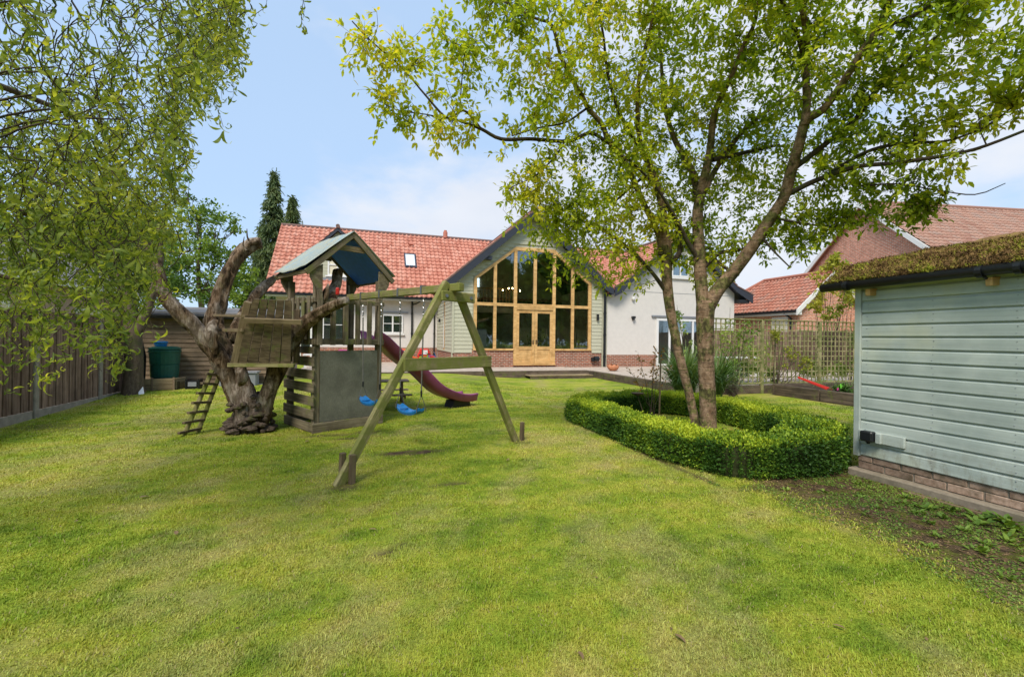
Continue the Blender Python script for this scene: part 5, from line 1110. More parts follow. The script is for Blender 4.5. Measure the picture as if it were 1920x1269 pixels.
# ---- generic twig growth towards scattered targets
class Tree:
    def __init__(s): s.P = []; s.par = []; s.r = []
    def add_line(s, L):
        for i, q in enumerate(L): s.P.append(q[:3]); s.r.append(q[3])
    def grow(s, targets, rg, step=.11, r0=.0105, sag=.0, up=.25):
        base = np.array(s.P); br = np.array(s.r); pts = [base]; rr = [br]; lines = []
        allP = base.copy(); allR = br.copy()
        d0 = np.array([np.min(np.sum((base-t)**2, 1)) for t in targets]); order = np.argsort(d0)
        for oi in order:
            t = targets[oi]; d = np.sum((allP-t)**2, 1); j = int(np.argmin(d+.15*(allR < .004))); a = allP[j]; L = math.sqrt(d[j])
            if L < .12: continue
            n = max(3, int(L/step)); u = np.linspace(0, 1, n+1)[:, None]; side = rg.normal(size=3)*L*.10
            C = a+(t-a)*u+np.sin(PI*u)*side+np.sin(PI*u)*np.array((0, 0, L*up*.3))+rg.normal(size=(n+1, 3))*.012
            C[0] = a; ra = min(r0*(.5+L*.55), allR[j]*.75); R_ = np.linspace(ra, .0018, n+1)
            lines.append(np.hstack([C, R_[:, None]])); allP = np.vstack([allP, C[1:]]); allR = np.append(allR, R_[1:])
        return lines
def tubes_mesh(name, lines, m, parent, n=5, kind='stuff'):
    V = []; Fc = []; b = 0
    for P in lines:
        L = len(P); t = np.gradient(P[:, :3], axis=0); t /= np.linalg.norm(t, axis=1, keepdims=True)+1e-9
        u = np.cross(t, (.12, .23, 1.)); u /= np.linalg.norm(u, axis=1, keepdims=True)+1e-9; w = np.cross(t, u)
        a = np.arange(n)*2*PI/n; q = P[:, None, :3]+P[:, None, 3:4]*(np.cos(a)[None, :, None]*u[:, None]+np.sin(a)[None, :, None]*w[:, None])
        V.append(q.reshape(-1, 3)); i = np.arange((L-1)*n); r = i//n; k = i % n
        Fc.append(b+np.stack([r*n+k, r*n+(k+1) % n, (r+1)*n+(k+1) % n, (r+1)*n+k], -1)); b += L*n
    o = np_mesh(name, np.concatenate(V), np.concatenate(Fc), m, parent, None, 4, smooth=True)
    if kind: o['kind'] = kind
    return o
def leaves_on(lines, rg, per, size, spread=.05, start=.25, droop=.4):
    P = []; X = []
    for L in lines:
        C = L[:, :3]; n = len(C); seg = np.linalg.norm(np.diff(C, axis=0), axis=1).sum(); k = max(2, int(seg*per))
        u = start+(1.03-start)*rg.random(k); i = np.clip((u*(n-1)).astype(int), 0, n-2); f = np.clip(u*(n-1)-i, 0, 1.2)[:, None]
        t = C[i+1]-C[i]; t /= np.linalg.norm(t, axis=1, keepdims=True)+1e-9
        p = C[i]+(C[i+1]-C[i])*f; x = rg.normal(size=(k, 3))+t*.9+np.array((0, 0, -droop)); x /= np.linalg.norm(x, axis=1, keepdims=True)
        P.append(p+x*spread*rg.random((k, 1))); X.append(x)
    return np.concatenate(P), np.concatenate(X)

# ---- the big two-stemmed tree inside the box hedge
MT = thing('garden_tree', 'large spreading tree with two mossy brown stems and yellow-green leaves rising from the box hedge', 'tree', tuple(np.array(WP(1325, 826, 6.75))*(1, 1, 0)))
TREE = Tree(); rgT = np.random.default_rng(21)
def ml(name, rows, seed, m='cherry', amp=.05, n=14, flute=.03, **k):
    L = spline(px_limb([(a_, b_, d_, w_*.76) for a_, b_, d_, w_ in rows]), .07); TREE.add_line([q for q in L if q[3] < .075]); return rough_tube(name, L, m, MT, n, amp, seed, flute, **k)
ml('stem', [(1330, 840, 6.75, 46), (1328, 800, 6.75, 40), (1326, 730, 6.75, 38), (1323, 660, 6.75, 38), (1322, 600, 6.75, 42), (1324, 565, 6.75, 44)], 1, n=20, flare=.08)
ml('stem', [(1307, 830, 6.9, 22), (1302, 785, 6.95, 21), (1290, 730, 7.0, 21), (1277, 680, 7.0, 22), (1264, 620, 7.0, 22), (1255, 570, 7.0, 24), (1250, 520, 7.0, 26), (1250, 478, 7.0, 26), (1247, 440, 7.0, 22), (1240, 380, 6.9, 18), (1222, 320, 6.7, 16), (1205, 284, 6.6, 14), (1197, 242, 6.5, 12), (1196, 170, 6.3, 10), (1205, 110, 6.1, 9), (1222, 40, 5.9, 7), (1230, -60, 5.7, 5)], 2, n=16)
ml('leader', [(1322, 590, 6.75, 38), (1315, 540, 6.78, 30), (1311, 470, 6.8, 28), (1308, 400, 6.8, 25), (1318, 345, 6.7, 22), (1330, 290, 6.55, 18), (1337, 227, 6.4, 16), (1348, 190, 6.3, 14), (1371, 144, 6.15, 12), (1393, 87, 6.0, 10), (1416, 38, 5.9, 9), (1430, -60, 5.7, 7)], 3, n=16)
ml('leader', [(1324, 580, 6.75, 38), (1345, 545, 6.72, 32), (1375, 510, 6.65, 30), (1409, 465, 6.5, 29), (1446, 408, 6.3, 26), (1470, 370, 6.15, 25), (1484, 320, 6.0, 25), (1500, 265, 5.8, 23), (1511, 227, 5.7, 22), (1545, 204, 5.5, 18), (1583, 151, 5.3, 17), (1620, 91, 5.1, 16), (1651, 45, 4.95, 15), (1670, -10, 4.8, 14), (1690, -90, 4.6, 10)], 4, n=16)
LIMBS = [
 [(1310, 420, 6.8, 18), (1303, 340, 6.9, 17), (1288, 303, 7.0, 16), (1262, 255, 7.1, 13), (1245, 190, 7.1, 10), (1240, 120, 7.0, 8), (1235, 40, 6.9, 6)],
 [(1320, 360, 6.7, 16), (1344, 314, 6.8, 13), (1393, 246, 6.9, 12), (1450, 200, 7.0, 9), (1484, 178, 7.1, 8), (1530, 130, 7.2, 5)],
 [(1335, 300, 6.6, 12), (1360, 295, 6.7, 11), (1424, 280, 6.9, 9), (1461, 272, 7.1, 6)],
 [(1508, 235, 5.7, 19), (1513, 190, 5.65, 18), (1511, 151, 5.6, 17), (1513, 76, 5.5, 15), (1503, 0, 5.35, 14), (1500, -80, 5.2, 10)],
 [(1511, 130, 5.6, 12), (1500, 80, 5.5, 11), (1484, 42, 5.4, 10), (1465, 0, 5.3, 9), (1440, -60, 5.2, 7)],
 [(1651, 50, 4.95, 12), (1704, 34, 4.75, 10), (1764, 0, 4.5, 9), (1830, -50, 4.3, 7)],
 [(1486, 318, 6.0, 14), (1545, 272, 5.8, 13), (1601, 227, 5.6, 12), (1639, 174, 5.4, 11), (1688, 125, 5.2, 9), (1734, 87, 5.0, 7), (1790, 40, 4.8, 5)],
 [(1474, 366, 6.15, 14), (1526, 340, 5.9, 13), (1601, 314, 5.5, 11), (1677, 306, 5.1, 10), (1753, 295, 4.8, 9), (1828, 280, 4.5, 8), (1919, 246, 4.2, 7), (1990, 215, 4.0, 5)],
 [(1540, 335, 5.85, 10), (1620, 287, 5.5, 9), (1696, 268, 5.2, 8), (1772, 265, 4.9, 6), (1847, 238, 4.6, 5), (1900, 200, 4.4, 3)],
 [(1449, 408, 6.3, 8), (1500, 418, 6.2, 5), (1560, 425, 6.0, 5), (1620, 415, 5.8, 3)],
 [(1424, 440, 6.4, 8), (1450, 470, 6.3, 5), (1480, 500, 6.2, 3)],
 [(1600, 350, 5.6, 5), (1680, 345, 5.3, 4), (1753, 356, 5.0, 3), (1828, 365, 4.8, 3), (1885, 344, 4.7, 2)],
 [(1239, 478, 7.0, 16), (1235, 440, 7.0, 15), (1205, 378, 6.8, 14), (1186, 333, 6.6, 14), (1167, 295, 6.5, 14), (1141, 265, 6.4, 13), (1129, 234, 6.3, 12), (1103, 204, 6.2, 12), (1092, 181, 6.1, 11), (1054, 113, 5.9, 9), (1035, 49, 5.7, 8), (1001, 34, 5.6, 6), (940, 0, 5.4, 5), (880, -40, 5.3, 3)],
 [(1141, 268, 6.4, 9), (1107, 250, 6.3, 9), (1065, 265, 6.1, 9), (997, 261, 5.9, 9), (940, 261, 5.7, 9), (902, 242, 5.6, 8), (861, 227, 5.5, 6), (834, 219, 5.4, 6), (797, 178, 5.3, 5), (751, 125, 5.2, 4), (694, 76, 5.1, 4), (660, 40, 5.0, 3)],
 [(902, 242, 5.6, 6), (884, 220, 5.6, 6), (868, 207, 5.55, 6), (840, 222, 5.5, 5), (800, 215, 5.4, 3), (740, 205, 5.3, 3), (700, 180, 5.2, 2)],
 [(862, 206, 5.5, 3), (866, 150, 5.4, 3), (872, 90, 5.3, 2)],
 [(1060, 265, 6.1, 4), (1035, 300, 6.0, 4), (1000, 332, 5.9, 3), (960, 350, 5.85, 2)],
 [(1098, 205, 6.2, 6), (1060, 230, 6.1, 5), (1010, 240, 6.0, 4), (960, 255, 5.9, 3)],
 [(1248, 545, 7.0, 12), (1222, 510, 6.9, 9), (1190, 476, 6.8, 9), (1165, 455, 6.7, 8), (1134, 434, 6.6, 7), (1092, 414, 6.5, 5), (1050, 400, 6.4, 3)],
 [(1250, 500, 7.0, 14), (1275, 470, 7.1, 12), (1268, 420, 7.2, 12), (1240, 370, 7.3, 10), (1215, 330, 7.3, 8), (1150, 380, 7.3, 5)],
 [(1312, 490, 6.8, 12), (1290, 455, 6.7, 11), (1262, 400, 6.5, 8), (1225, 345, 6.3, 6), (1180, 300, 6.1, 5)],
 [(1322, 500, 6.8, 10), (1350, 475, 6.9, 9), (1390, 468, 7.0, 8), (1440, 450, 7.1, 5)],
 [(1380, 515, 6.7, 7), (1350, 495, 6.8, 7), (1335, 478, 6.9, 6)],
 [(1205, 284, 6.6, 9), (1165, 220, 6.4, 8), (1140, 140, 6.2, 7), (1130, 60, 6.0, 6), (1110, -30, 5.8, 4)],
]
for k, rows in enumerate(LIMBS): ml('branch', rows, 30+k, 'twig' if rows[0][3] < 15 else 'cherry', n=9)
BL_ = [(700, 90, 5.1, 62, .5), (760, 190, 5.2, 62, .6), (730, 215, 5.2, 40, .4), (800, 110, 5.3, 60, .5), (830, 230, 5.4, 60, .4), (880, 90, 5.4, 85, .7), (860, 190, 5.4, 50, .5), (960, 60, 5.5, 95, .8), (970, 180, 5.7, 85, .7), (1050, 110, 5.8, 110, .9), (1060, 230, 6.0, 80, .7),
       (985, 350, 5.9, 70, .5), (1060, 350, 6.2, 90, .7), (1020, 430, 6.3, 60, .5), (1120, 440, 6.5, 90, .7), (1060, 480, 6.4, 50, .4), (1150, 350, 6.5, 90, .8), (1170, 200, 6.4, 110, 1.0), (1190, 60, 6.1, 120, 1.1), (1300, 80, 6.2, 130, 1.2), (1290, 230, 7.0, 120, 1.0), (1220, 430, 7.1, 80, .7), (1180, 500, 6.9, 55, .5), (1120, 505, 6.7, 40, .4), (1075, 420, 6.4, 60, .5), (1010, 390, 6.1, 50, .4), (1140, 290, 6.5, 80, .8), (1230, 330, 7.2, 90, .9), (1510, 440, 6.3, 42, .4), (1565, 400, 6.0, 48, .5), (1735, 395, 5.2, 34, .3), (1330, 400, 7.2, 110, .8), (1330, 480, 7.2, 80, .6),
       (1420, 60, 5.9, 130, 1.2), (1430, 220, 6.8, 110, .9), (1430, 340, 7.0, 100, .8), (1540, 60, 5.4, 130, 1.2), (1560, 200, 6.0, 120, 1.0), (1560, 330, 6.0, 90, .8), (1540, 395, 6.2, 60, .6), (1620, 385, 5.8, 54, .5), (1690, 378, 5.4, 50, .4), (1480, 450, 6.5, 50, .5), (1735, 400, 5.3, 30, .3),
       (1650, 280, 5.4, 90, .8), (1660, 120, 5.1, 130, 1.1), (1740, 320, 4.9, 60, .5), (1780, 200, 4.9, 110, .9), (1780, 60, 4.6, 130, 1.1), (1880, 40, 4.4, 120, 1.0), (1880, 170, 4.4, 80, .7), (1940, 110, 4.2, 100, .8), (1100, -40, 5.8, 120, 1.0), (1300, -70, 5.9, 150, 1.2), (1600, -80, 5.0, 150, 1.2), (950, -30, 5.5, 90, .8), (1850, -70, 4.4, 140, 1.1), (1450, -60, 5.4, 150, 1.2)]
T_ = []
for a, b, d, rpx, dep in BL_:
    c = WP(a, b, d); R_ = rpx*d/F_PX; n = int(6+R_*R_*(92 if a < 1150 else 120)); v = rvec(n)*(rgT.random((n, 1))**.45); r0 = ray(960, 634); r0 = r0/np.linalg.norm(r0)
    q = v*R_; q = q+np.outer(q@r0, r0)*(dep/R_-1); T_.append(c+q)
T_ = np.concatenate(T_)
lines = TREE.grow(T_, rgT, r0=.010)
tubes_mesh('twigs', lines, 'twig', MT, 4)
# small side shoots carry most of the leaves
sh = []
for L in lines:
    n = len(L)
    for j in range(1, n):
        d = rgT.normal(size=3)+np.array((0, 0, .1)); d /= np.linalg.norm(d); ln = .08+.16*rgT.random(); m = 4; u = np.linspace(0, 1, m)[:, None]
        C = L[j, :3]+d*ln*u+np.array((0, 0, -.03))*u*u; sh.append(np.hstack([C, np.linspace(.0022, .001, m)[:, None]]))
tubes_mesh('shoots', sh, 'twig', MT, 3)
P1, X1 = leaves_on(sh, rgT, 42, 0, .035, .1); P2, X2 = leaves_on(lines, rgT, 16, 0, .04, .3)
P = np.vstack([P1, P2]); X = np.vstack([X1, X2]); n = len(P); Z = rvec(n)*.7+np.array((0, 0, 1.))
hue = np.clip(.46+.65*(fbm(P[:, 0]*.9+P[:, 2]*.7, P[:, 1]*.9-P[:, 2]*.5, 51, 3)-.5)+RNG.normal(size=n)*.17+.12*sm(4.6, 2.0, P[:, 0])-.06*sm(4.5, 7, P[:, 0]), 0, 1)
tag(scatter('leaves', *LEAF_OVATE, P, X, Z, .055+.035*RNG.random(n), 'leaf_acer', MT, hue), kind='stuff')

# ---- corkscrew willow hanging in from the left
WT = thing('corkscrew_willow', 'curly-leaved willow drooping over the left side of the lawn in the foreground', 'tree', (-4.3, 2.6, 0)); rgW = np.random.default_rng(77)
rough_tube('trunk', spline([(-4.3, 2.6, -.05, .22), (-4.25, 2.65, .8, .18), (-4.1, 2.7, 1.8, .16), (-3.9, 2.9, 2.8, .14), (-3.6, 3.2, 3.8, .10), (-3.2, 3.5, 4.8, .06)], .08), 'bark', WT, 16, .1, 4, .1, flare=.2)
WL = []
def wlimb(rows): L = spline(rows, .08); WL.append(L); rough_tube('branch', L, 'bark', WT, 8, .1, len(WL), .05); return L
wlimb([(-4.0, 2.8, 2.4, .09), (-3.4, 3.3, 3.3, .07), (-2.6, 3.9, 3.9, .05), (-2.0, 4.2, 4.1, .008)]); wlimb([(-3.9, 2.9, 2.8, .08), (-3.0, 3.0, 3.7, .06), (-2.0, 3.1, 4.3, .02), (-1.5, 3.1, 4.4, .006)])
wlimb([(-4.1, 2.7, 1.9, .07), (-3.7, 3.6, 2.3, .05), (-3.2, 4.6, 2.6, .035), (-2.8, 5.4, 2.5, .02)]); wlimb([(-4.0, 2.8, 2.5, .07), (-3.9, 4.0, 3.3, .05), (-3.6, 5.2, 3.8, .035), (-3.1, 6.2, 3.9, .02)])
wlimb([(-3.8, 3.0, 3.0, .06), (-2.9, 2.9, 3.0, .04), (-2.1, 2.8, 2.8, .02), (-1.8, 2.8, 2.4, .005)]); wlimb([(-4.1, 2.7, 2.0, .05), (-3.3, 3.2, 2.0, .03), (-2.6, 3.6, 1.95, .02), (-2.1, 3.8, 1.8, .01)])
wlimb([(-3.5, 3.4, 3.6, .05), (-2.4, 2.9, 4.4, .04), (-1.3, 2.6, 4.6, .03), (-.5, 2.6, 4.6, .012)])
lowx = np.array([-150, 60, 110, 150, 230, 270, 300, 330, 350, 375, 405, 440]); lowy = np.array([760, 745, 690, 705, 740, 715, 560, 400, 310, 255, 225, 185])
def cork(a, b, rg, amp=.05):
    """a hanging twisted shoot from a to b"""
    L = np.linalg.norm(b-a); n = max(5, int(L/.045)); u = np.linspace(0, 1, n)[:, None]; ph = rg.random(2)*6; k = 2+L*5
    C = a+(b-a)*u; C[:, 0] += amp*.8*(np.sin(k*u[:, 0]*3+ph[0])-math.sin(ph[0])); C[:, 1] += amp*.8*(np.cos(k*u[:, 0]*2.6+ph[1])-math.cos(ph[1])); C += rg.normal(size=(n, 3))*.008
    return np.hstack([C, np.linspace(.0032, .0012, n)[:, None]])
strands = []
for k in range(350):
    d = 2.1+4.0*rgW.random()**1.25; pxx = -110+550*rgW.random()**.92
    yb = np.interp(pxx, lowx, lowy)*(1-.30*rgW.random()**.75)-8
    if d > 4.5: yb = min(yb, 560)
    if pxx > 320: yb -= 60*rgW.random()
    b = WP(pxx, yb, d); ln = .5+1.5*rgW.random(); a = b+np.array((rgW.normal()*.12, rgW.normal()*.12, ln))
    if k % 4 == 0 and pxx < 290: b = b+np.array((0, 0, ln*.6)); a = a+np.array((0, 0, ln*.5))
    strands.append(cork(a, b, rgW))
for pxx, yt, yb, d in ((568, -60, 62, 3.2), (562, -60, 30, 3.3), (440, -40, 110, 3.4), (452, -30, 60, 3.5), (430, 60, 190, 3.4), (412, 60, 185, 3.5), (436, -60, 170, 3.2), (398, 20, 190, 3.3)): strands.append(cork(WP(pxx, yt, d), WP(pxx+4, yb, d), rgW, .02))
# join the strands to the limbs with thin arching shoots
limbP = np.concatenate([L[len(L)//3:, :3] for L in WL])
arch = []
for s_ in strands[:350:4]:
    a = s_[0, :3]; j = int(np.argmin(np.sum((limbP-a)**2, 1))); p = limbP[j]; n = 14; u = np.linspace(0, 1, n)[:, None]
    C = p+(a-p)*u+np.sin(PI*u)*np.array((0, 0, .18*np.linalg.norm(a-p)))+np.sin(u*22)*.02; arch.append(np.hstack([C, np.linspace(.006, .0032, n)[:, None]]))
tubes_mesh('shoots', strands+arch, 'twig', WT, 4)
curlT = [curl_leaf(t, w) for t, w in ((2.0, .085), (3.4, .085), (1.2, .10))]
P, X = leaves_on(strands, rgW, 32, 0, .02, .0, .25); P3, X3 = leaves_on(arch, rgW, 8, 0, .02, .3, .7); P = np.vstack([P, P3]); X = np.vstack([X, X3])
n = len(P); dist = np.hypot(P[:, 0], P[:, 1]); lowk = sm(2.6, 1.2, P[:, 2])
hue = np.clip(.50+.9*(fbm(P[:, 0]*1.3+P[:, 2]*1.1, P[:, 1]*1.3, 61, 3)-.5)+RNG.normal(size=n)*.20+.12*lowk, 0, 1); g = RNG.integers(0, 3, n)
for q in range(3):
    k = g == q; tag(scatter('leaves', *curlT[q], P[k], X[k], rvec(int(k.sum())), .050+.055*RNG.random(int(k.sum())), 'leaf_willow', WT, hue[k]), kind='stuff')
FT = thing('fence_side_trunk', 'brown tree trunk rising at the end of the left fence beside the old shed', 'tree', (-5.2, 12.35, 0))
rough_tube('trunk', spline([(-5.2, 12.35, -.1, .26), (-5.2, 12.35, .3, .19), (-5.22, 12.4, 1.2, .17), (-5.4, 12.5, 2.4, .14), (-5.9, 12.7, 3.8, .10), (-6.2, 12.8, 5.2, .05)], .1), 'bark', FT, 16, .1, 8, .1, flare=.25)
rough_tube('limb', spline([(-5.22, 12.4, 1.4, .12), (-4.95, 12.5, 2.3, .09), (-4.8, 12.6, 3.3, .06), (-4.9, 12.7, 4.3, .03)], .1), 'bark', FT, 10, .1, 9)
def crown(name_parent, blobs, per, size, m, seed, tmpl=LEAF_OVATE, up=.6, hue0=.45, shell=.55, branches=True, root=None):
    rg = np.random.default_rng(seed); Ps = []; Xs = []; tw = []
    for (cx, cy, cz, rx, ry, rz) in blobs:
        vol = rx*ry*rz; nc = int(max(8, 26*vol**.62)); cc = np.array((cx, cy, cz))+rvec(nc)*(rg.random((nc, 1))**shell)*np.array((rx, ry, rz))
        for c in cc:
            k = int(per*(.5+rg.random())); s_ = .16+.22*rg.random(); s_ *= (vol**.333)*.9+.25
            p = c+rg.normal(size=(k, 3))*s_*(.55, .55, .38); Ps.append(p); Xs.append(rg.normal(size=(k, 3))+(c-np.array((cx, cy, cz)))*.5)
            if root is not None and rg.random() < .5: a = np.array(root)+(np.array((cx, cy, cz))-np.array(root))*(.5+.5*rg.random()); u = np.linspace(0, 1, 6)[:, None]; tw.append(np.hstack([a+(c-a)*u+rg.normal(size=(6, 3))*.04, np.linspace(.025, .006, 6)[:, None]]))
    P = np.concatenate(Ps); X = np.concatenate(Xs); n = len(P)
    hue = np.clip(hue0+1.0*(fbm(P[:, 0]*.8+P[:, 2], P[:, 1]*.8-P[:, 2]*.6, seed, 3)-.5)+rg.normal(size=n)*.16, 0, 1)
    if tw: tubes_mesh('branches', tw, 'bark', name_parent, 4)
    return tag(scatter('crown', *tmpl, P, X, rvec(n)+np.array((0, 0, up)), size*(.7+.6*rg.random(n)), m, name_parent, hue), kind='stuff')
crown(FT, [(-5.9, 12.8, 4.2, 1.2, 1.2, 1.3), (-5.0, 12.7, 4.2, .8, .8, 1.0), (-6.6, 12.6, 3.6, 1., 1., 1.), (-6.3, 13, 5.6, 1.2, 1.2, 1.2)], 26, .10, 'leaf_willow', 81, hue0=.5, root=(-5.4, 12.5, 2.6))

# ---- trees beyond
def tree(label, px, d, h, blobs, m, size, seed, per=26, group=None, hue0=.45, name='broadleaf_tree', trunk_r=.16):
    b = WP(px, 634, d); t = thing(name, label, 'tree', (b[0], b[1], 0), group)
    rough_tube('trunk', spline([(b[0], b[1], -.1, trunk_r), (b[0]+.1, b[1], h*.3, trunk_r*.8), (b[0]-.1, b[1], h*.6, trunk_r*.5), (b[0], b[1], h*.9, trunk_r*.2)], .3), 'bark', t, 10, .08, seed)
    bl = []
    for x, y, r, rz in blobs:
        c = WP(x, y, d); bl.append((c[0], c[1], c[2], r*d/F_PX, r*d/F_PX*.9, rz*d/F_PX))
    crown(t, bl, per, size, m, seed, hue0=hue0, root=(b[0], b[1], h*.45)); return t
tree('airy green birch-like tree rising behind the old shed and the dead tree', 375, 20, 7, [(350, 360, 24, 30), (372, 410, 40, 45), (415, 420, 30, 32), (350, 470, 60, 45), (410, 480, 45, 40), (330, 530, 50, 40), (385, 540, 60, 36), (430, 530, 24, 30)], 'leaf_mid', .16, 91, 30, hue0=.5)
tree('bright green bushy tree low beside the left verge of the red roof', 468, 24, 4.5, [(455, 520, 32, 34), (475, 545, 25, 30), (440, 560, 30, 28), (470, 575, 30, 24)], 'leaf_mid', .2, 92, 26, hue0=.75)
tree('dense dark green tree mass behind the bungalow at the far left', 230, 27, 7, [(120, 440, 90, 60), (220, 430, 70, 60), (290, 470, 60, 60), (30, 460, 90, 70), (180, 500, 90, 50), (270, 530, 60, 50)], 'leaf_mid', .26, 93, 24, hue0=.35)
def conifer(label, px, py, d, wpx, seed):
    top = WP(px, py, d); h = top[2]; R_ = wpx*d/F_PX; t = thing('conifer_tree', label, 'tree', (top[0], top[1], 0), 'dark conifers behind the house'); rg = np.random.default_rng(seed)
    rough_tube('trunk', spline([(top[0], top[1], 0, .28), (top[0], top[1], h*.5, .16), (top[0], top[1], h, .02)], .5), 'bark', t, 8, .05, seed); Ps = []; Xs = []; tw = []
    zz = h-.1
    while zz > 1.5:
        f = (h-zz)/h; r = R_*(f**.9)*1.25*(.8+.4*rg.random())*1.15; k = 5
        for j in range(k):
            a = rg.random()*2*PI; e = np.array((math.cos(a)*r, math.sin(a)*r, -r*.35+.25*(rg.random()-.5))); c = np.array((top[0], top[1], zz)); n = int(22+r*26); u = rg.random(n)[:, None]**.7
            p = c+e*u+rg.normal(size=(n, 3))*(.10, .10, .09)+np.array((0, 0, -.35))*u*rg.random((n, 1))*.7; Ps.append(p); Xs.append(e/np.linalg.norm(e)*.5+rg.normal(size=(n, 3))*.4+np.array((0, 0, -.7)))
        zz -= .16+.10*rg.random()
    P = np.concatenate(Ps); X = np.concatenate(Xs); n = len(P)
    tag(scatter('crown', [(0, -.12, 0), (0, .12, 0), (1, .05, .05), (.9, -.1, 0)], [(0, 1, 2), (0, 2, 3)], P, X, rvec(n), .22+.16*rg.random(n), 'leaf_conifer', t, np.clip(.45+rg.normal(size=n)*.25, 0, 1)), kind='stuff')
conifer('tall dark conifer with a narrow pointed top beyond the left end of the roof', 514, 322, 34, 50, 101); conifer('shorter dark conifer just right of the tallest conifer', 549, 368, 33, 38, 102)
conifer('broad dark conifer low behind the left roof verge', 492, 420, 36, 30, 103)

# ---- box hedge ring
HG = thing('box_hedge', 'clipped low box hedge ring around the foot of the two-stemmed tree', 'hedge', (4.7, 6, 0))
ring = np.array([(3.72, 7.55), (3.70, 6.6), (3.70, 5.6), (3.72, 4.7), (3.95, 4.05), (4.5, 3.92), (5.05, 3.98), (5.55, 4.35), (6.05, 5.2), (6.35, 6.2), (6.3, 7.2), (5.9, 7.9), (5.2, 8.1), (4.4, 7.95)])
def ring_pts(n):
    P = np.vstack([ring, ring[:1]]); s_ = np.concatenate([[0], np.cumsum(np.linalg.norm(np.diff(P, axis=0), axis=1))]); q = np.linspace(0, s_[-1], n, endpoint=False)
    c = np.stack([np.interp(q, s_, P[:, 0]), np.interp(q, s_, P[:, 1])], -1)
    for _ in range(int(n*.008)): c = (np.roll(c, 1, 0)+c*2+np.roll(c, -1, 0))/4
    t = np.roll(c, -1, 0)-np.roll(c, 1, 0); t /= np.linalg.norm(t, axis=1, keepdims=True); return c, np.stack([t[:, 1], -t[:, 0]], -1)
NR = 400; rc, rn = ring_pts(NR); HHh, HW = .41, .27
def hedge_surf(i, v):
    """i ring index (float), v 0..1 round the section from outer foot over the top to inner foot"""
    a = rc[i % NR]; nn = rn[i % NR]; ang = v*PI
    cx = np.sign(np.cos(ang))*np.abs(np.cos(ang))**.32; cz = np.abs(np.sin(ang))**.34
    lump = 1+.30*(fbm(i*.13, v*6, 71, 5)-.5)
    hh = HHh*(1+.10*(fbm(i*.05, i*0+2., 73, 3)-.5)+.22*sm(4.8, 4.0, a[:, 1])*sm(4.4, 5.2, a[:, 0]))
    w = HW*(1+.12*(fbm(i*.07, v*2, 72, 3)-.5)+.25*sm(4.6, 4.0, a[:, 1])*sm(4.4, 5.2, a[:, 0]))
    p = np.stack([a[:, 0]+nn[:, 0]*cx*w*lump, a[:, 1]+nn[:, 1]*cx*w*lump, cz*hh*lump], -1); nr = np.stack([nn[:, 0]*np.cos(ang), nn[:, 1]*np.cos(ang), np.sin(ang)], -1); return p, nr
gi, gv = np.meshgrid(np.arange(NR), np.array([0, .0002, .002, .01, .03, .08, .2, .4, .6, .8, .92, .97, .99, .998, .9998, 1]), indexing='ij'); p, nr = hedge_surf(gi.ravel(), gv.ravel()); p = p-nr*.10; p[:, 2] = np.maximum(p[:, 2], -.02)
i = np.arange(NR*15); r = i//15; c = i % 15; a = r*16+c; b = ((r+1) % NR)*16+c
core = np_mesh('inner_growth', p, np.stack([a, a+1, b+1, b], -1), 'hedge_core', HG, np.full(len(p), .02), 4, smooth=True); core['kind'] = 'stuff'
vt = np.linspace(0, 1, 400); ca = np.sign(np.cos(vt*PI))*np.abs(np.cos(vt*PI))**.32*HW; sa = np.abs(np.sin(vt*PI))**.34*HHh; al = np.concatenate([[0], np.cumsum(np.hypot(np.diff(ca), np.diff(sa)))])
nl = 150000; ii = RNG.integers(0, NR, nl); vv = np.interp(RNG.random(nl)*al[-1], al, vt); p, nr = hedge_surf(ii, vv); jit = RNG.random(nl); p[:, :2] += (rc[(ii+1) % NR]-rc[ii])*jit[:, None]; stray = (RNG.random((nl, 1)) < .06)*RNG.random((nl, 1))*.05; p = p-nr*(RNG.random((nl, 1))**1.5)*.075+nr*stray+RNG.normal(size=(nl, 3))*.012
X = nr*.9+rvec(nl)*.9+np.array((0, 0, .45)); lit_top = sm(.45, .92, nr[:, 2]); hue = np.clip(.22+.54*lit_top+RNG.normal(size=nl)*.16+.35*(fbm(ii*.2, vv*12, 75, 3)-.5)-.12*(p[:, 1] < 4.3), 0, 1)  # lit top and darker sides and front end put into the leaf hue
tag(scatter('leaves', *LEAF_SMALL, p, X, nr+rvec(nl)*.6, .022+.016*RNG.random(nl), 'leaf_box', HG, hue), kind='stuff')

# ---- ornamental strap-leaved clump beside the patio
def strap(label, c, n, L, m, seed, name='grass_clump', w=.012, cat='grass clump', spread=1.0):
    rg = np.random.default_rng(seed); t = thing(name, label, cat, c); V = []; Fc = []; A = []; b = 0; s_ = 7
    for k in range(n):
        a = rg.random()*2*PI; ln = L*(.6+.6*rg.random()); lean = (.15+.9*rg.random()**.8)*spread; d = np.array((math.cos(a), math.sin(a), 0)); sd = np.array((-d[1], d[0], 0)); base = np.array(c)+d*.1*rg.random()+sd*.06*rg.normal(); p = base.copy(); th = PI/2-lean*.35
        for j in range(s_+1):
            ww = w*(1-(j/s_)**2)*(.6+.4*min(1, j)); V += [p+sd*ww, p-sd*ww]; p = p+(d*math.cos(th)+np.array((0, 0, math.sin(th))))*ln/s_; th -= lean*.30+.06*j*lean
        A += [rg.random()]*(2*(s_+1)); Fc += [(b+2*j, b+2*j+1, b+2*j+3, b+2*j+2) for j in range(s_)]; b += 2*(s_+1)
    o = np_mesh('leaves', np.array(V), np.array(Fc), m, t, np.array(A), 4); o['kind'] = 'stuff'; return t
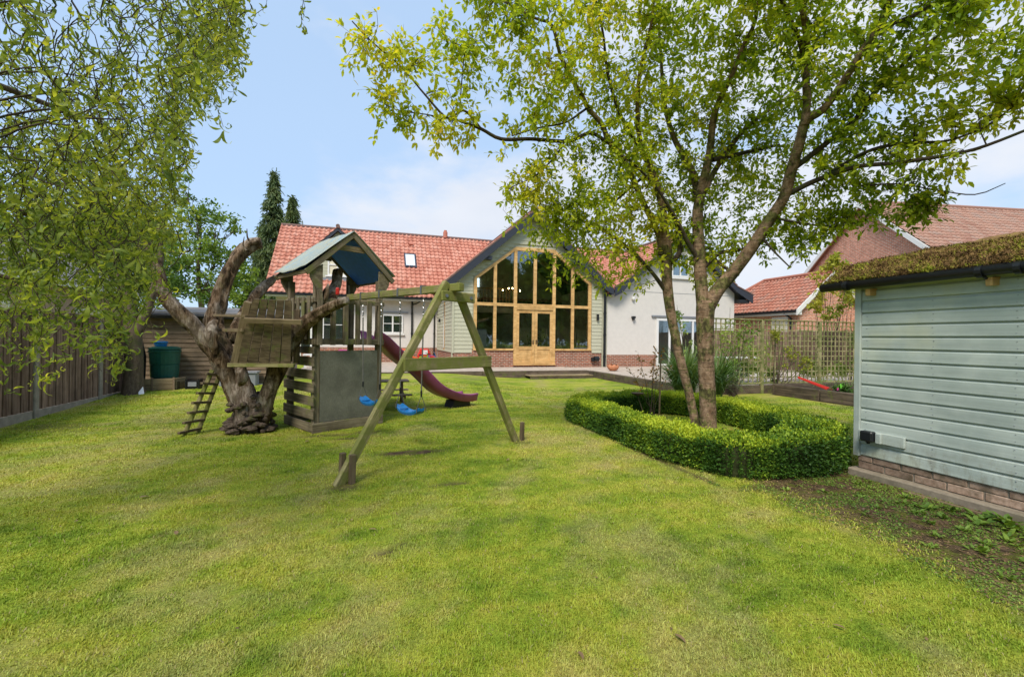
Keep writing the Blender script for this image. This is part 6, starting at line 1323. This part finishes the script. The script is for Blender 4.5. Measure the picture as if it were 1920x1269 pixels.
gcx = WP(1283, 700, 11.0); strap('large arching strap-leaved green clump behind the tree stems at the patio corner', (gcx[0], gcx[1], .0), 800, 1.45, 'leaf_strap', 111, w=.016, spread=.75)
gcx = WP(1340, 700, 11.0); strap('second arching green clump to the right of the thick tree stem', (gcx[0], gcx[1], .0), 420, 1.5, 'leaf_strap', 112, w=.015, spread=.8)
# ---- climbers and shrubs
def shrub(label, blobs, m, size, seed, per=30, hue0=.5, name='shrub', cat='shrub', stem=True, group=None, tmpl=LEAF_OVATE):
    b = blobs[0]; base = np.array((b[0], b[1], 0.)); t = thing(name, label, cat, (b[0], b[1], 0), group); rg = np.random.default_rng(seed); st = []
    for (cx, cy, cz, rx, ry, rz) in blobs:
        for k in range(4): e = np.array((cx, cy, cz))+rg.normal(size=3)*np.array((rx, ry, rz))*.6; u = np.linspace(0, 1, 9)[:, None]; st.append(np.hstack([base+rg.normal(size=3)*(.05, .05, 0)+(e-base)*u+np.sin(PI*u)*rg.normal(size=3)*.06, np.linspace(.012, .004, 9)[:, None]]))
    tubes_mesh('stems', st, 'twig', t, 5, None); crown(t, blobs, per, size, m, seed, tmpl, hue0=hue0); return t
def wb_(px, py, d, r, rz=None, rd=None): c = WP(px, py, d); R_ = r*d/F_PX; return (c[0], c[1], c[2], R_, (rd or .5)*R_, (rz or r)*d/F_PX)
shrub('bright green climber spreading on the trellis just right of the thick stem', [wb_(1375, 640, 12.1, 25, 40, .3), wb_(1400, 620, 12.2, 22, 30, .3), wb_(1362, 630, 13.5, 24, 36, .4), wb_(1395, 660, 13.5, 24, 30, .4), wb_(1372, 690, 12.1, 20, 30, .3)], 'leaf_mid', .09, 121, 16, .75, 'climber', 'climber')
shrub('yellow flecked climber halfway along the trellis', [wb_(1455, 625, 12.9, 12, 30, .3), wb_(1480, 668, 13.0, 28, 18, .3), wb_(1505, 680, 13.1, 18, 14, .3)], 'leaf_yellow', .08, 122, 14, .3, 'climber', 'climber')
shrub('thin dark climber on the last trellis post by the shed', [wb_(1596, 640, 14.4, 8, 30, .5), wb_(1598, 690, 14.4, 8, 24, .5)], 'leaf_mid', .07, 123, 14, .4, 'climber', 'climber')
shrub('leafy green shrub against the white wall behind the two tree stems', [wb_(1285, 640, 15.8, 20, 40), wb_(1270, 590, 15.8, 9, 22), wb_(1290, 670, 15.8, 26, 22)], 'leaf_mid', .1, 124, 14, .6)
shrub('golden leaved tree-like shrub between the garage and the mossy shed roof', [wb_(1548, 530, 17.5, 26, 30), wb_(1575, 500, 17.5, 20, 16), wb_(1530, 565, 17.5, 20, 20), wb_(1590, 545, 17.5, 20, 24), wb_(1560, 490, 17.5, 18, 18), wb_(1600, 520, 17.5, 18, 22)], 'leaf_yellow', .15, 125, 26, .5)
shrub('lime green bush with pale mauve flowers against the shed corner above the trellis', [wb_(1580, 575, 16.5, 24, 22), wb_(1555, 590, 16.5, 24, 14), wb_(1600, 560, 16.5, 18, 26)], 'leaf_yellow', .12, 126, 22, .2)
shrub('low mixed border plants beyond the lattice', [wb_(1370, 680, 13.2, 26, 30), wb_(1420, 660, 14.5, 30, 28), wb_(1400, 690, 13.5, 28, 22), wb_(1450, 700, 13.8, 30, 18), wb_(1520, 695, 14.2, 30, 18), wb_(1570, 690, 14.6, 24, 20)], 'leaf_mid', .1, 127, 34, .7, 'border_plants', 'border plants')
shrub('greyish lavender bush in the raised bed', [(11.9, 8.7, .38, .5, .5, .16), (12.4, 8.3, .38, .5, .4, .16)], 'leaf_strap', .07, 128, 50, .7, 'lavender', 'lavender', tmpl=([(0, -.07, 0), (0, .07, 0), (1, 0, 0)], [(0, 1, 2)]))
shrub('small dark green plant in the raised bed beside the toys', [(11.6, 8.3, .33, .2, .2, .1)], 'leaf_mid', .07, 129, 40, .3, 'bed_plant', 'plant')
b = WP(1213, 700, 9.3)
rs = thing('young_rose', 'thin young rose with sparse orange leaves and one dark bud inside the hedge', 'rose', (5.25, 7.4, 0)); lines = []; rg = np.random.default_rng(9)
for px, py, x0 in ((1222, 590, 5.2), (1240, 655, 5.25), (1195, 660, 5.2), (1170, 680, 5.2), (1255, 690, 5.28), (1228, 640, 5.22)):
    e = WP(px if py > 600 else 1230, max(py, 655), 9.0); u = np.linspace(0, 1, 12)[:, None]; a = np.array((x0, 7.45, 0)); lines.append(np.hstack([a+(e-a)*u**np.array((1.6, 1.6, 1.))+rg.normal(size=(12, 3))*.008, np.linspace(.008, .002, 12)[:, None]]))
tubes_mesh('stems', lines, 'twig', rs, 5, None); P, X = leaves_on(lines, rg, 22, 0, .05, .45)
tag(scatter('leaves', *LEAF_OVATE, P, X, rvec(len(P)), .045+.03*RNG.random(len(P)), 'leaf_orange', rs), kind='stuff')
sk = WP(1237, 700, 8.6); tag(board('garden_stake', (sk[0], sk[1], 0), (sk[0]+.02, sk[1], 1.15), .022, .022, 'wood_pale', bevel=0), 'slim upright wooden stake standing inside the hedge beside the young rose', 'stake')
# ---- weeds in the bare soil by the shed
rg = np.random.default_rng(15); wk = 0
weeds = [(4.95, 2.95, .07), (4.82, 2.72, .09), (4.98, 2.62, .08), (5.0, 2.42, .11), (4.85, 2.35, .10), (4.72, 2.52, .07), (4.62, 2.66, .06), (4.98, 2.22, .12), (4.75, 2.15, .09), (4.55, 2.3, .07), (4.45, 2.48, .06), (4.62, 2.05, .08), (4.4, 2.1, .06), (4.9, 3.25, .05), (4.55, 3.1, .05), (4.2, 2.3, .05), (4.3, 1.85, .06), (4.95, 2.05, .10), (4.1, 2.75, .05), (4.4, 2.85, .05), (5.05, 1.95, .15), (5.1, 2.32, .12), (4.85, 2.0, .10), (4.2, 2.05, .08), (3.95, 2.2, .05), (3.9, 1.75, .06), (4.3, 1.6, .08), (4.75, 2.85, .07), (4.35, 3.3, .05), (4.0, 3.45, .05), (4.95, 3.4, .06)]
Ps = []; Xs = []; Zs = []; Ss = []
for x, y, s_ in weeds:
    n = 18; a = rg.random(n)*2*PI; el = .2+.7*rg.random(n); X = np.stack([np.cos(a)*np.cos(el), np.sin(a)*np.cos(el), np.sin(el)], -1); P = np.tile((x, y, .0), (n, 1))+X*s_*.35*rg.random((n, 1))+rg.normal(size=(n, 3))*(s_*.3, s_*.3, .002)
    P[:, 2] = np.abs(P[:, 2]); Ps.append(P); Xs.append(X); Zs.append(np.tile((0, 0, 1.), (n, 1))+rvec(n)*.3); Ss.append(s_*(.5+.4*rg.random(n)))
Ps = np.concatenate(Ps); tag(scatter('weeds', *LEAF_OVATE, Ps, np.concatenate(Xs), np.concatenate(Zs), np.concatenate(Ss), 'leaf_mid', None, np.clip(.6+rg.normal(size=len(Ps))*.15, 0, 1)), 'leafy green weeds scattered over the bare soil along the shed footing', 'weeds', kind='stuff')
# moss / clover cover and litter on the bare soil, fallen leaves on the lawn
n = 42000; x = 2.9+2.4*rg.random(n); y = .9+3.2*rg.random(n); k = (dirt_mask(x, y) > .3) & (fbm(x*3.2, y*3.2, 91, 4)+.25*(fbm(x*12, y*12, 93, 3)-.5) > .46); x, y = x[k], y[k]; n = len(x)
P = np.stack([x, y, ground_z(x, y)+.002], -1); tag(scatter('ground_cover', *LEAF_SMALL, P, rvec(n)*(1, 1, .3)+np.array((0, 0, .25)), rvec(n)*.5+np.array((0, 0, 1.)), .010+.014*rg.random(n), 'leaf_mid', None, np.clip(.55+rg.normal(size=n)*.2, 0, 1)), 'moss and tiny clover leaves over the bare soil near the shed', 'ground cover', kind='stuff')
n = 9000; x = 3.0+2.3*rg.random(n); y = .8+3.3*rg.random(n); k = dirt_mask(x, y) > .3; x, y = x[k], y[k]; n = len(x)
P = np.stack([x, y, ground_z(x, y)+.004], -1); tag(scatter('leaf_litter', *LEAF_SMALL, P, rvec(n)*(1, 1, .15), rvec(n)*.3+np.array((0, 0, 1.)), .010+.022*rg.random(n), 'leaf_brown', None, np.clip(.1+rg.random(n)*.5, 0, 1)), 'dry brown leaf litter on the bare soil', 'leaf litter', kind='stuff')
spots = [((140, 990), 'curled tan fallen leaf on the lawn near the left edge of the grass'), ((330, 1015), 'tan fallen leaf on the open lawn left of the swing legs'), ((1560, 1168), 'pale fallen leaf on the lawn low in the right foreground'), ((1085, 1226), 'tiny brown fallen leaf at the bottom middle of the lawn'),
         ((950, 865), 'small fallen leaf on the lawn below the right leg of the swing set'), ((690, 1000), 'brown fallen leaf on the lawn in front of the left swing leg'), ((1400, 960), 'brown fallen leaf on the grass just in front of the box hedge'), ((580, 832), 'fallen leaf on the lawn just before the play tower corner'),
         ((260, 945), 'fallen leaf on the lawn below the foot of the ladder'), ((1265, 1190), 'brown fallen leaf low on the lawn right of the middle')]
for (px, py), lb in spots:
    c = WP(px, py, 1.5*F_PX/(py-634)); s_ = .05+.03*rg.random(); p = np.array([(c[0], c[1], gz(c[0], c[1])+.022)])
    o = scatter('fallen_leaf', *LEAF_OVATE, p, rvec(1)*(1, 1, .1), np.array([(0.2, .1, 1.)]), np.array([s_]), 'leaf_brown', None, np.array([.4+.5*rg.random()])); tag(o, lb, 'fallen leaf', 'fallen leaves on the lawn')
n = 260; x = -4.5+9*rg.random(n); y = 1.5+9*rg.random(n); P = np.stack([x, y, ground_z(x, y)+.018], -1)
tag(scatter('leaf_bits', *LEAF_SMALL, P, rvec(n)*(1, 1, .15), rvec(n)*.3+np.array((0, 0, 1.)), .010+.016*rg.random(n), 'leaf_brown', None, rg.random(n)), 'tiny dry leaf fragments strewn over the lawn', 'leaf litter', kind='stuff')
# ---- the end of the garden behind the viewer (seen in the window reflections)
for k, (x, y, h, lb) in enumerate(((-14, -25, 14, 'leftmost green tree reflected in the glazed gable'), (-4, -27, 16, 'tallest green tree reflected in the glazed gable'), (6, -25, 13, 'shortest green tree reflected in the glazed gable'), (16, -27, 15, 'farthest green tree reflected in the glazed gable'), (26, -24, 14, 'rightmost green tree reflected in the glazed gable'))):
    t = thing('boundary_tree', lb, 'tree', (x, y, 0), 'trees reflected in the windows')
    rough_tube('trunk', spline([(x, y, -.1, .25), (x, y, h*.4, .18), (x+.2, y, h*.8, .08)], .4), 'bark', t, 8, .06, k)
    crown(t, [(x, y, h*.62, 5.2, 3.6, h*.36), (x+3.4, y+.5, h*.42, 4, 3.2, h*.34), (x-3.5, y+.3, h*.4, 4, 3.2, h*.34)], 36, .7, 'leaf_mid', 200+k, root=(x, y, h*.4))
